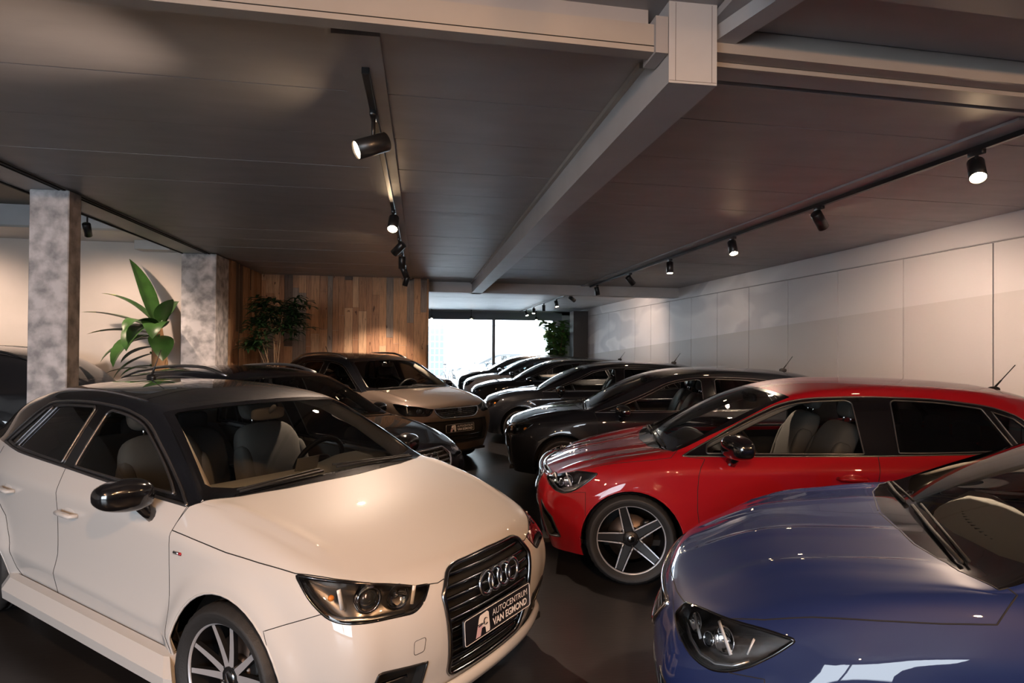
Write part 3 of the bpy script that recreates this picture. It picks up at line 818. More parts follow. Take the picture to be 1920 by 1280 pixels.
    if 'grille' in B.tags and G('grille'):
        gr = B.extract('grille', st.get('grille_back', MATTE), root, 'grille', off=-.045, thick=-.045)
        if gr:
            fr = MB(); B.trim_tube(fr, 'grille', st.get('frame_r', .011), .002, 8, flt=lambda p: True); fr.build('grille_frame', st.get('frame_m', DCHROME), gr)
            sl = MB(); P2 = [(p[1], p[2]) for p in G('grille')]
            def span(z):
                ys = []
                for i in range(len(P2)):
                    (y0, z0), (y1, z1) = P2[i-1], P2[i]
                    if (z0-z)*(z1-z) < 0: ys.append(y0+(y1-y0)*(z-z0)/(z1-z0))
                return (min(ys), max(ys)) if len(ys) > 1 else None
            for z in st.get('slats', []):
                s_ = span(z)
                if not s_: continue
                pts = [B.front_pt(s_[0]+(s_[1]-s_[0])*i/24, z, -.014) for i in range(25)]; pts = [p for p in pts if p]
                sl.tube(pts, st.get('slat_r', .009), 8, flat=st.get('slat_flat', .8), up=(0, 0, 1))
            for y in st.get('posts', []):
                pts = [B.front_pt(y, z_, -.03) for z_ in np.linspace(st['post_z'][0], st['post_z'][1], 8)]; pts = [p for p in pts if p]
                sl.tube(pts, .004, 5)
            sl.build('grille_bars', st.get('slat_m', DCHROME), gr)
    for i, e in enumerate(st.get('intakes', [])):
        for sd in ((1, -1) if e.get('mir', True) else (1,)):
            tg = 'intake%d' % i+('l' if sd < 0 else '')
            ik = B.extract(tg, MATTE, root, 'air_intake', off=-.05, thick=-.05)
            mb = MB(); B.trim_tube(mb, tg, .006, 0, 6); mb.build('intake_edge', e.get('m', BLACK), ik or root)
            for (z, y0, y1) in e.get('bars', []):
                pts = [B.front_pt(sd*(y0+(y1-y0)*j/10), z, -.015) for j in range(11)]; pts = [p for p in pts if p]
                if len(pts) > 2: mb = MB(); mb.tube(pts, .007, 6); mb.build('intake_bar', e.get('bm', DCHROME), ik or root)
    # ---- handles, mirrors
    for sn in ('_r', '_l'):
        sd = 1 if sn == '_r' else -1
        for (x, z), dr in zip(st.get('handles') or [(W((x, .86, z))[0], W((x, .86, z))[2]) for x, z in BASE['handles']], side[sn]):
            a = [B.side_pt(x+dx, z, sd, .030) for dx in (-.075, -.03, .03, .075)]
            if all(a) and dr:
                mb = MB(); e0, e1 = B.side_pt(x-.095, z, sd, .0), B.side_pt(x+.095, z, sd, .0)
                mb.tube([e0]+a+[e1], [.010, .013, .014, .014, .013, .010], 8, flat=1.1); mb.build('door_handle', st.get('handle_m', pm), dr)
                cu = MB(); c0 = B.side_pt(x, z, sd, -.006); superell(cu, c0, (.075, .010, .032), .8, .8); cu.build('handle_recess', st.get('recess_m', pm), dr)
        mp = st.get('mirror') or W(BASE['mirror']); wing_mirror(root, (mp[0], sd*mp[1], mp[2]), sd, st.get('mirror_m', GLOSS), sc=st.get('mirror_s', 1.0))
    # ---- cabin
    dx = Wv((1.30, 0, .965)); sx = st.get('seat_x', BASE['seats'])
    add_cabin(root, W, st.get('seat_m', BLACK), st.get('dash_m', BLACK), st.get('floor_m', MATTE), 1.40, sx, dx.z)
    if hi:
        for sd in (1, -1):
            mb = MB(); hl_ = st.get('headliner', mat('headliner', (.42, .38, .33), .9)); pts = [Wv((x, y*sd, z)) for x, y, z in ((1.17, .70, .93), (1.32, .665, 1.03), (1.55, .605, 1.16), (1.82, .535, 1.275), (2.1, .51, 1.315))]
            mb.tube(pts, [.055, .05, .042, .04, .035], 8, flat=.6); mb.build('pillar_trim', hl_, root)
    cw = Wv((1.6, 0, 1.24)); l = B.top_pt(cw.x+.05, 0)
    if l: rear_view_mirror(root, (l.x, 0, l.z-.03), st.get('rvm_m', BLACK), None)
    if st.get('antenna'):
        ax_, ay = st['antenna'][:2]; p = B.top_pt(ax_, ay)
        mb = MB(); dirv = Vector((math.sin(R(st['antenna'][2])), 0, math.cos(R(st['antenna'][2]))))
        L = st['antenna'][3]; superell(mb, p+Vector((0, 0, .012)), (.045, .022, .024), .8, .8); b = p+Vector((0, 0, .02))
        mb.tube([b, b+dirv*.02, b+dirv*L*.35, b+dirv*L*.36, b+dirv*L], [.011, .008, .006, .004, .0035], 8); mb.build('roof_antenna', BLACK, root)
    # ---- wipers
    wp = st.get('wipers', [[(1.04, -.60), (1.035, -.30), (1.04, .02)], [(1.05, .60), (1.035, .35), (1.03, .12)]])
    for w in wp:
        P = []
        for (x, y) in w:
            q = Wv((x, y, 1.0)); h_ = B.top_pt(q.x+.03, q.y, .012); 
            if h_: P.append(h_)
        if len(P) > 1:
            mb = MB(); mb.tube(P, .007, 6); mb.tube([P[0]+Vector((.02, 0, .005)), P[-1]+Vector((.03, 0, .008))], .005, 6)
            mb.build('wiper', MATTE, root)
    return root, B

# ------------------------------------------------------------------ the cars
CREAM = mat('beige_seat_cloth', (0.30, 0.25, 0.20), 0.95, bump=(300, .2)); GREYSEAT = mat('grey_seat_cloth', (0.075, 0.07, 0.065), 0.95, bump=(300, .2))
GREYDASH = mat('grey_dashboard', (0.30, 0.285, 0.25), 0.75, bump=(400, .1)); DARKSEAT = mat('dark_seat_cloth', (0.02, 0.02, 0.021), 0.9)
BEIGE = mat('beige_trim', (0.45, 0.38, 0.30), 0.85)
WHITEP2 = paint('white_car_paint', (0.54, 0.535, 0.53), 0, 0.5); BLACKP = paint('black_car_paint', (0.006, 0.007, 0.010), 0, 0.25)

def audi_rings(root, p, n, r=.048, tr=.0085, gap=1.42):
    mb = MB(); M4 = frame_at(p, n); mb.T = M4
    for i in range(4):
        c = (i-1.5)*r*gap
        mb.tube([(c+r*math.cos(2*math.pi*k/28), r*math.sin(2*math.pi*k/28), .004) for k in range(28)], tr, 8, closed=True, up=(0, 0, 1))
    return mb.build('ring_emblem', CHROME, root)
def white_car():
    st = dict(paint=WHITEP2, roof_paint=BLACKP, wheel='ten', steer=4, seat_m=GREYSEAT, dash_m=GREYDASH, headliner=BEIGE, door_trim=GREYSEAT, rvm_m=BEIGE,
              slats=[.71, .665, .62, .575, .53, .485, .44, .395, .35, .315], slat_m=DCHROME, slat_flat=.7, antenna=(3.0, 0.0, -34, .23), trim_m=mat('satin_window_trim', (.16, .16, .17), .3, .9), trim_r=.008,
              lamps=[('proj', (.225, .595, .685), (-1, .35, 0), .042), ('cup', (.17, .49, .675), (-1, .25, 0), .048), ('bar', (.30, .68, .735), (.29, .67, .66), .010), ('amber', (.33, .69, .70), None, .012), ('bar', (.135, .44, .71), (.13, .46, .645), .010)],
              lamp_rail=[(.47, .766, .765), (.39, .77, .705), (.31, .76, .655), (.25, .73, .645), (.148, .623, .641), (.095, .51, .636)], rail_r=.012,
              hl_bowl=mat('lamp_bowl_dark', (.15, .14, .13), .25, .9), slat_r=.011, intakes=[dict(p=[(0, .46, .405), (0, .70, .43), (0, .73, .36), (0, .68, .27), (0, .50, .24)], d=(.85, -.5, 0), bars=[(.365, .48, .70), (.30, .5, .70)])])
    root, B = build_car('hatchback_car', 'white five-door hatchback with glossy black roof and four-ring grille, front left', (0.372, 2.732, 138.9), WHITE_CAR, st)
    p = B.front_pt(0, .635, .022); audi_rings(root, p, (-1, 0, .12), .047)
    p = B.front_pt(0, .475, .018); dealer_plate(root, p, (-1, 0, .06))
    # badge on the wing
    for x0, x1, m in ((1.115, 1.135, mat('badge_red', (.35, .01, .02), .3)), (1.135, 1.175, CHROME)):
        mb = MB(); a, b = B.side_pt(x0, .757, 1, .003), B.side_pt(x1, .755, 1, .003); mb.tube([a, b], .007, 4, flat=.4); mb.build('wing_badge', m, root)
    # sill skirts
    for sd in (1, -1):
        mb = MB(); pr = [(.82, .325), (.862, .318), (.902, .262), (.897, .212), (.84, .190)]; xs = [1.155, 1.18, 2.0, 2.82, 2.90]; vs = []
        for i, x in enumerate(xs):
            k = (.985, 1, 1, 1, .97)[i]
            for y, z in pr: vs.append((x if z > .3 else x-(.09 if i == 0 else (.07 if i == 1 else 0)), sd*y*k, z))
        n = len(pr); fs = [(i*n+j, i*n+j+1, (i+1)*n+j+1, (i+1)*n+j) for i in range(len(xs)-1) for j in range(n-1)]+[tuple(range(n)), tuple(range(len(vs)-n, len(vs)))]
        mb._add(vs, fs); mb.build('side_skirt', WHITEP2, root)
    # front splitter lip
    mb = MB(); pts = []
    for i in range(33):
        y = -.70+1.4*i/32; q = B.front_pt(y, .245, .0); pts.append(Vector((q.x-.022, q.y*1.03, .232)))
    mb.tube(pts, .030, 8, flat=.55, up=(0, 0, 1)); pts2 = [p+Vector((.03, 0, -.035)) for p in pts]; mb.tube(pts2, .028, 8, flat=.5, up=(0, 0, 1)); mb.build('front_splitter', WHITEP2, root)
    # towing eye cover outline
    mb = MB(); sq = round_poly([(0, .425, .515), (0, .478, .512), (0, .474, .455), (0, .428, .458)], .012); mb.tube([B.front_pt(p.y, p.z, -.0008) for p in sq], .0018, 4, closed=True); mb.build('towing_cover_gap', MATTE, root)
    # card standing on the dashboard
    c, s_ = math.cos(R(138.9)), math.sin(R(138.9)); lx, ly, lz = 1.30, .02, 1.005
    mb = MB(); mb.box((0, 0, 0), (.004, .15, .075), rot=Matrix.Rotation(R(-18), 3, 'Y')); mb.box((.02, 0, -.036), (.04, .10, .003))
    o = mb.build('display_card', mat('grey_card', (.10, .10, .10), .6), loc=(.372+c*lx-s_*ly, 2.732+s_*lx+c*ly, lz)); o.rotation_euler = (0, 0, R(138.9)); tag(o, 'small dark grey card standing on the white car\'s dashboard behind the windscreen', 'card')
    return root
BOWL = mat('lamp_bowl_grey', (.22, .22, .225), .25, .9)
def half_hex(x, z1, y1, z0, y0, r=.0):
    return mir([(x, 0, z1), (x, y1, z1), (x, y0+(y1-y0)*.5+.03, (z0+z1)/2), (x, y0, z0), (x, 0, z0)])
SEAT = dict(
    wsg=[(1.075, 0, 1.03), (1.11, .35, 1.02), (1.18, .60, 1.003), (1.235, .70, .995), (1.27, .715, 1.01), (1.60, .645, 1.155), (1.90, .588, 1.275), (1.90, .56, 1.295), (1.86, .36, 1.312), (1.83, .2, 1.325), (1.825, 0, 1.328)],
    hl=[(.229, .598, .748), (.190, .609, .703), (.232, .714, .667), (.272, .763, .635), (.337, .790, .618), (.391, .806, .630), (.452, .815, .660), (.530, .825, .722), (.585, .82, .770), (.501, .79, .775), (.388, .741, .768), (.303, .67, .760)],
    hood=[(.94, -.3, .985), (.94, 0, .975), (.98, .40, .97), (1.05, .63, .966), (1.12, .70, .960), (1.155, .745, .945), (1.09, .815, .893), (.961, .812, .874), (.80, .80, .852), (.634, .779, .825), (.50, .765, .792), (.388, .738, .770), (.303, .665, .763), (.229, .590, .752), (.19, .50, .755), (.14, .30, .765), (.11, .12, .775), (.105, 0, .777), (.105, -.3, .777)],
    dlo=S2([(1.165, .908), (1.40, 1.030), (1.538, 1.112), (1.70, 1.192), (1.83, 1.255), (1.95, 1.292), (2.08, 1.312), (2.43, 1.330), (2.92, 1.318), (3.25, 1.275), (3.42, 1.215), (3.58, 1.06), (3.50, 1.005), (3.1, .975), (2.62, .953), (2.45, .945), (1.6, .918)]),
    fwin=S2([(1.335, .930), (1.345, .988), (1.54, 1.088), (1.70, 1.168), (1.83, 1.23), (1.95, 1.268), (2.08, 1.288), (2.31, 1.301), (2.345, 1.285), (2.36, .956), (1.7, .938)]),
    rwin=S2([(2.58, .967), (2.60, 1.29), (2.625, 1.306), (2.92, 1.296), (3.19, 1.258), (3.32, 1.00), (2.9, .978)]),
    qwin=S2([(3.25, 1.240), (3.38, 1.195), (3.52, 1.06), (3.46, 1.02), (3.36, 1.005)]),
    roof=S2([(1.13, .902), (1.6, .912), (2.45, .940), (3.1, .970), (3.5, 1.0), (3.7, 1.02), (4.6, 1.02), (4.6, 2), (1.13, 2)]),
    fdoor=S2([(1.165, .908), (1.31, .916), (1.318, .896), (1.285, .84), (1.270, .793), (1.262, .686), (1.262, .55), (1.275, .42), (1.29, .300), (2.42, .290), (2.405, .5), (2.425, .79), (2.445, .945)]),
    rdoor=S2([(2.445, .945), (2.425, .79), (2.405, .5), (2.42, .290), (2.90, .290), (2.95, .40), (3.02, .55), (3.12, .68), (3.30, .76), (3.42, .88), (3.46, 1.0)]),
    bumper=S2([(-1, -1), (.62, -1), (.50, .45), (.50, .640), (.40, .628), (.23, .66), (.18, .72), (-1, .74)]),
    handles=[(2.26, .80), (3.08, .81)], mirror=(1.52, .975, 1.0),
    tail=[(3.62, .82, .90), (3.66, .82, .76), (3.84, .74, .72), (3.98, .52, .74), (3.98, .50, .88), (3.84, .70, .92)])
SEATLAMPS = [('cup', (.275, .655, .705), (-1, .8, .25), .036), ('cup', (.375, .745, .700), (-1, 1.1, .3), .042), ('proj', (.325, .70, .675), (-1, .9, .3), .022), ('bar', (.275, .655, .735), (.30, .70, .672), .009), ('bar', (.36, .72, .75), (.40, .775, .67), .009), ('bar', (.47, .79, .74), (.45, .79, .69), .008)]
SEATRAIL = [(.235, .62, .70), (.25, .715, .682), (.29, .765, .650), (.345, .79, .635), (.40, .803, .645), (.45, .812, .672)]
REDP = paint('red_car_paint', (.30, .004, .009), .0, .45); BLUEP = paint('blue_car_paint', (.010, .020, .085), .0, .45); BRONZE = paint('bronze_car_paint', (.135, .105, .085), .4, .4)
LOWG = [(0, .0, .30)]
def seat_style(p, **k):
    d = dict(SEAT, bowl_d=.085, paint=p, roof_paint=p, wheel='star', lamps=SEATLAMPS, lamp_rail=SEATRAIL, rail_r=.007, grille=half_hex(0, .700, .50, .545, .36),
             slats=[.68, .65, .62, .59, .565], slat_m=BLACK, slat_r=.006, posts=[y*.06 for y in range(-7, 8)], post_z=(.55, .70), frame_m=CHROME, frame_r=.011, trim_m=mat('satin_window_trim', (.16, .16, .17), .3, .9), trim_r=.0055,
             intakes=[dict(p=[(.15, .66, .525), (.18, .72, .51), (.25, .775, .44), (.31, .78, .30), (.24, .70, .29), (.19, .66, .38)], d=(.6, -.8, 0)),
                      dict(p=half_hex(0, .46, .50, .27, .55), mir=False, bars=[(.40, -.5, .5), (.33, -.5, .5)])], hl_bowl=BOWL)
    d.update(k); return d
def red_car():
    st = seat_style(REDP, antenna=(3.66, 0, 40, .24), mirror_m=GLOSS, mirror_s=1.15, headliner=mat('grey_liner', (.14, .13, .12), .9), seat_m=GREYSEAT, seat_x=1.95)
    root, B = build_car('hatchback_car', 'bright red hatchback seen from its left side, black wing mirror, five-spoke wheels', (.885, 5.18, -15), RED, st)
    return root
def blue_car():
    st = seat_style(BLUEP, headliner=BEIGE, dash_m=GREYDASH, seat_m=GREYSEAT, side_glass=GLASS)
    root, B = build_car('hatchback_car', 'dark blue hatchback in the right foreground with clear headlight', (1.04, 2.75, -30.2), dict(RED, warp=make_warp([(0, .03), (.3, .305), (.81, .82), (1.13, 1.12), (1.2, 1.20), (1.77, 1.95), (2.33, 2.43), (3.28, 3.384), (3.97, 4.06)],
                                 [(0, 0), (.3, .29), (.8, .80), (.9, .925), (.98, 1.0), (1.3, 1.34), (1.425, 1.46)], 1.02)), st)
    return root
XG = [(0, .07), (.3, .325), (.81, .85), (1.13, 1.14), (1.2, 1.22), (1.77, 1.98), (2.33, 2.50), (3.28, 3.48), (3.97, 4.27)]
ZG = [(0, 0), (.3, .29), (.9, .885), (.98, .945), (1.3, 1.31), (1.425, 1.43)]
HATCH = dict(WHITE, warp=make_warp(XG, ZG, 1.02), axles=(.85, 3.48), hub_z=.315, arch_r=.352, flare=.014, level=3)
def dark_style(p, **k):
    d = dict(paint=p, wheel='five', slats=[.60, .66], grille=half_hex(0, .70, .50, .60, .42), lamps=[('cup', (.22, .60, .69), (-1, .35, 0), .04), ('cup', (.30, .69, .70), (-1, .6, .1), .036), ('amber', (.40, .745, .70), None, .022)], trim_m=mat('satin_window_trim', (.16, .16, .17), .3, .9), trim_r=.004,
             intakes=[dict(p=half_hex(0, .47, .55, .26, .60), mir=False, bars=[(.36, -.5, .5)])])
    d.update(k); return d
def rail(root, B, x0, x1, y, m=SATIN):
    for sd in (1, -1):
        mb = MB(); pts = []
        for i in range(17):
            t = i/16; x = x0+(x1-x0)*t; q = B.top_pt(x, sd*y)
            if q: pts.append(q+Vector((0, 0, .045*min(1, 6*t, 6*(1-t))-.004)))
        mb.tube(pts, .016, 8, flat=.8); mb.build('roof_rail', m, root)
def spoiler(root, B, x, m, w=.50):
    mb = MB(); pts = []
    for i in range(13):
        y = -w+2*w*i/12; q = B.top_pt(x-.05*abs(y/w)**2, y)
        if q: pts.append(q+Vector((.03, 0, .004)))
    mb.tube(pts, .075, 8, flat=.16, up=(1, 0, -.1)); mb.build('rear_spoiler', m, root)
def row_cars():
    G = 'cars parked along the right wall'
    for (lab, pose, p, kw) in (
        ('black hatchback parked next beyond the red car, amber indicator in its lamp', (1.01, 7.99, -14), BLACKP, dict(antenna=(3.55, 0, 35, .20))),
        ('black hatchback with multi-spoke wheels, second beyond the red car', (1.05, 11.32, -14), BLACKP, dict(antenna=(3.5, 0, 35, .2), headliner=BEIGE)),
        ('charcoal hatchback, third beyond the red car', (1.07, 14.4, -14), paint('charcoal_car_paint', (.014, .015, .017), .2, .3), dict(antenna=(3.5, 0, 35, .2), detail=1)),
        ('white hatchback with dark roof between dark cars near the shop window', (1.10, 17.35, -13), paint('pearl_car_paint', (.50, .46, .44), 0, .3), dict(roof_paint=BLACKP, detail=1)),
        ('dark car farthest along the right wall, next to the shop window', (1.08, 20.2, -10), BLACKP, dict(detail=0))):
        st = dark_style(p, smooth=1 if pose[1] < 10 else 0, **kw); root, B = build_car('hatchback_car', lab, pose, HATCH if pose[1] < 13 else dict(HATCH, level=2), st)
        if pose[1] < 10: spoiler(root, B, 3.98, p)
    return
def audi_estate():
    W = make_warp([(0, 0), (.81, .88), (1.13, 1.24), (1.2, 1.33), (1.77, 2.02), (2.33, 2.62), (3.28, 3.62), (3.60, 4.25), (3.97, 4.62)], [(0, 0), (.3, .29), (.9, .875), (.98, .945), (1.3, 1.31), (1.425, 1.435)], 1.04)
    sp = dict(WHITE, warp=W, axles=(.88, 3.62), hub_z=.315, arch_r=.36, flare=.012)
    st = dark_style(paint('night_blue_car_paint', (.006, .008, .016), .15, .25), grille=mir([(0, 0, .735), (0, .33, .728), (0, .40, .66), (0, .395, .60), (0, .30, .33), (0, 0, .31)]), slats=[.70, .66, .62, .58, .54, .50, .46, .42, .38, .35], slat_m=SATIN, slat_flat=.5,
                    frame_m=CHROME, frame_r=.014, headliner=GREYSEAT, seat_x=1.9, wheel='five', trim_m=SATIN, trim_r=.010)
    root, B = build_car('estate_car', 'dark blue-black estate car with silver roof rails and four-ring grille, behind the white car', (.085, 5.45, 139), sp, st)
    rail(root, B, 2.15, 4.2, .545); audi_rings(root, B.front_pt(0, .655, .02), (-1, 0, .1), .052, .008); dealer_plate(root, B.front_pt(0, .46, .018), (-1, 0, .05))
    mb = MB(); q = B.top_pt(4.1, 0); superell(mb, q+Vector((0, 0, .02)), (.07, .02, .035)); mb.build('roof_antenna', GLOSS, root)
def bronze_suv():
    W = make_warp([(0, 0), (.81, .80), (1.13, 1.10), (1.2, 1.18), (1.77, 1.80), (2.33, 2.36), (3.28, 3.366), (3.97, 4.138)], [(0, 0), (.2, .23), (.3, .35), (.745, .87), (.98, 1.05), (1.3, 1.42), (1.425, 1.555)], 1.03)
    sp = dict(WHITE, warp=W, axles=(.80, 3.366), hub_z=.33, arch_r=.372, flare=.02)
    st = dark_style(BRONZE, roof_paint=BLACKP, grille=half_hex(0, .825, .40, .70, .30), slats=[.80, .775, .75, .725], slat_m=DCHROME, slat_r=.006, posts=[y*.055 for y in range(-6, 7)], post_z=(.70, .82), frame_m=CHROME, wheel='five',
                    lamps=[('proj', (.20, .55, .80), (-1, .35, 0), .042), ('cup', (.15, .45, .79), (-1, .25, 0), .040), ('bar', (.30, .70, .86), (.29, .69, .78), .010)],
                    intakes=[dict(p=half_hex(0, .66, .56, .34, .62), mir=False, bars=[(.44, -.55, .55), (.38, -.55, .55)])], trim_m=BLACK)
    root, B = build_car('suv_car', 'bronze small SUV with black roof and roof rails, in front of the timber wall', (.55, 8.45, 129), sp, st)
    rail(root, B, 1.95, 3.6, .56); dealer_plate(root, B.front_pt(0, .56, .02), (-1, 0, .05))
    mb = MB(); p = B.front_pt(0, .79, .018); mb.T = frame_at(p, (-1, 0, .1)); mb.rbox((0, .022, 0), (.06, .016, .01), .004); mb.rbox((0, 0, 0), (.07, .014, .01), .004); mb.rbox((.004, -.022, 0), (.06, .016, .01), .004); mb.build('bonnet_badge', CHROME, root)
    mb = MB(); q = B.top_pt(3.4, 0); mb.tube([q, q+Vector((.10, 0, .14))], .004, 6); mb.build('roof_antenna', BLACK, root)
def other_cars():
    W = make_warp([(0, 0), (.81, .88), (1.13, 1.25), (1.2, 1.33), (1.77, 1.95), (2.33, 2.60), (3.28, 3.58), (3.97, 4.5)], [(0, 0), (.2, .25), (.3, .38), (.745, .93), (.98, 1.08), (1.3, 1.48), (1.425, 1.63)], 1.05)
    sp = dict(WHITE, warp=W, axles=(.88, 3.58), hub_z=.34, arch_r=.385, flare=.02, level=3)
    root, B = build_car('suv_car', 'black SUV in the left wing, mostly hidden behind the first concrete pillar', (-8.92, 9.4, 0), sp, dark_style(BLACKP, detail=0, grille=None, tail=None, trim_m=SATIN)); rail(root, B, 2.1, 4.0, .57, BLACK)
    build_car('hatchback_car', 'silver car whose nose shows past the timber wall, beyond the bronze SUV', (.62, 14.9, 139), dict(HATCH, level=2), dark_style(paint('silver_car_paint', (.45, .46, .48), .5, .3), detail=0))
    build_car('hatchback_car', 'pale blue small car parked in the street outside the shop window', (1.25, 27.5, 3), dict(HATCH, level=2), dark_style(paint('pale_blue_car_paint', (.30, .40, .50), .2, .3), roof_paint=BLACKP, detail=0))

# ------------------------------------------------------------------ showroom shell
def nd(t, typ, **k):
    n = t.nodes.new(typ)
    for a, b in k.items(): setattr(n, a, b)
    return n
def ramp(t, fac, stops):
    r = nd(t, 'ShaderNodeValToRGB'); e = r.color_ramp.elements
    while len(e) < len(stops): e.new(0.5)
    for q, (p, c) in zip(e, stops): q.position = p; q.color = (*c, 1)
    t.links.new(fac, r.inputs[0]); return r.outputs[0]
def noise(t, scale, detail=4, vec=None, sc=None, rough=.5, dist=0.0):
    tc = nd(t, 'ShaderNodeTexCoord'); v = tc.outputs['Object']
    if sc:
        mp = nd(t, 'ShaderNodeMapping'); mp.inputs['Scale'].default_value = sc; t.links.new(v, mp.inputs[0]); v = mp.outputs[0]
    n = nd(t, 'ShaderNodeTexNoise'); n.inputs['Scale'].default_value = scale; n.inputs['Detail'].default_value = detail
    n.inputs['Roughness'].default_value = rough; n.inputs['Distortion'].default_value = dist
    t.links.new(v, n.inputs['Vector']); return n.outputs['Fac']
def bump(t, b, fac, s=.2, d=.01):
    bp = nd(t, 'ShaderNodeBump'); bp.inputs['Strength'].default_value = s; bp.inputs['Distance'].default_value = d
    t.links.new(fac, bp.inputs['Height']); t.links.new(bp.outputs[0], b.inputs['Normal'])
def m_noise(name, c0, c1, scale, rough=.6, sc=None, detail=5, bs=0.0, p0=.35, p1=.65, spec=.5, rr=None):
    def bd(t, b):
        f = noise(t, scale, detail, sc=sc); t.links.new(ramp(t, f, [(p0, c0), (p1, c1)]), b.inputs['Base Color'])
        if bs: bump(t, b, f, bs)
        if rr:
            f2 = noise(t, scale*2.3, 5); mr = nd(t, 'ShaderNodeMapRange'); mr.inputs[3].default_value, mr.inputs[4].default_value = rr
            t.links.new(f2, mr.inputs[0]); t.links.new(mr.outputs[0], b.inputs['Roughness'])
    return mat(name, c0, rough, spec=spec, build=bd)
CEILM = m_noise('ceiling_paint', (.315, .308, .315), (.35, .342, .35), 2.0, .55, sc=(1, 3, 1), rr=(.4, .6))
BEAMM = m_noise('beam_paint', (.42, .425, .44), (.46, .465, .48), 3, .5)
TRIMM = m_noise('trim_paint', (.34, .31, .285), (.37, .34, .31), 3, .5)
CONCR = m_noise('pillar_concrete', (.27, .265, .275), (.62, .60, .61), 8.0, .6, detail=9, bs=.15, p0=.36, p1=.62, rr=(.45, .8))
WALLM = m_noise('wing_wall_plaster', (.50, .46, .43), (.56, .51, .48), 1.6, .8)
def _floor(t, b):
    f = noise(t, .8, 8, rough=.6); g = noise(t, 9, 6, sc=(1, 8, 1))
    c1 = ramp(t, f, [(.35, (.018, .017, .018)), (.65, (.034, .033, .034))])
    mx = nd(t, 'ShaderNodeMix', data_type='RGBA', blend_type='MULTIPLY'); mx.inputs[0].default_value = .5
    t.links.new(c1, mx.inputs[6]); t.links.new(ramp(t, g, [(.3, (.6, .6, .6)), (.7, (1, 1, 1))]), mx.inputs[7]); t.links.new(mx.outputs[2], b.inputs['Base Color'])
    mr = nd(t, 'ShaderNodeMapRange'); mr.inputs[3].default_value, mr.inputs[4].default_value = .24, .42; t.links.new(g, mr.inputs[0]); t.links.new(mr.outputs[0], b.inputs['Roughness'])
    bump(t, b, g, .06)
FLOORM = mat('dark_vinyl_floor', (.03, .03, .03), .3, build=_floor)
def _mural(t, b):
    tc = nd(t, 'ShaderNodeTexCoord'); sx = nd(t, 'ShaderNodeSeparateXYZ'); t.links.new(tc.outputs['Object'], sx.inputs[0])
    f = noise(t, .55, 3, sc=(1, .5, 1.6), rough=.3, dist=.8)
    k = ramp(t, f, [(.36, (.66, .64, .65)), (.41, (.52, .51, .54)), (.50, (.56, .545, .57)), (.53, (.72, .70, .71)), (.62, (.62, .60, .61))])
    # plain warm grey near the camera, painted waves further down the wall
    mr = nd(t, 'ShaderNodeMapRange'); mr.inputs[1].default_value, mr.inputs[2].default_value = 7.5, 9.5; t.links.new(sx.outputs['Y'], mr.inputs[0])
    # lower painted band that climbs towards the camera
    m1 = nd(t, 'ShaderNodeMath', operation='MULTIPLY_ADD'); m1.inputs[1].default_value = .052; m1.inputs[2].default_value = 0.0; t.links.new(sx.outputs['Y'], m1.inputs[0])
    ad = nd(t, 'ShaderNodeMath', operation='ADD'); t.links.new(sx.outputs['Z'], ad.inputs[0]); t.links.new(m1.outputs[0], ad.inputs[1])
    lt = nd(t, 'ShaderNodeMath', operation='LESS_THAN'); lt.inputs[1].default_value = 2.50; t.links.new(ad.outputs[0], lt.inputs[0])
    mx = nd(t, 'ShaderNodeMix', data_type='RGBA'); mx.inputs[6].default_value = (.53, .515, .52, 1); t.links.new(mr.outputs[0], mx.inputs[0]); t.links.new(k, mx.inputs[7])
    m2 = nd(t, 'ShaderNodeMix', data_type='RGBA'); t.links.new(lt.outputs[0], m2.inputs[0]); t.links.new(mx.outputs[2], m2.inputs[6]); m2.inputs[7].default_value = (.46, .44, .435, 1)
    t.links.new(m2.outputs[2], b.inputs['Base Color'])
MURAL = mat('painted_wall_panel', (.5, .48, .47), .55, build=_mural)

SK = R(2.4)                                     # the cross members run slightly off square
ROOM_L, ROOM_R, Y0, Y1, HC = -9.0, 5.6, -5.0, 22.6, 2.985
def lat(x, y, ry=0.0): return (x, y+math.tan(SK)*(x-ry), 0)
def slab(name, x0, x1, y0, y1, z0, z1, m, parent=None, kind='structure', ry=0.0, bev=0.0):
    """box whose long cross edges follow the skew of the cross members"""
    mb = MB(); q = [lat(x0, y0, ry), lat(x1, y0, ry), lat(x1, y1, ry), lat(x0, y1, ry)]
    vs = [Vector((p[0], p[1], z)) for z in (z0, z1) for p in q]
    mb._add(vs, [(0, 3, 2, 1), (4, 5, 6, 7), (0, 1, 5, 4), (1, 2, 6, 5), (2, 3, 7, 6), (3, 0, 4, 7)])
    if bev: bmesh.ops.bevel(mb.bm, geom=list(mb.bm.edges), offset=bev, segments=1, affect='EDGES')
    return mb.build(name, m, parent, kind)
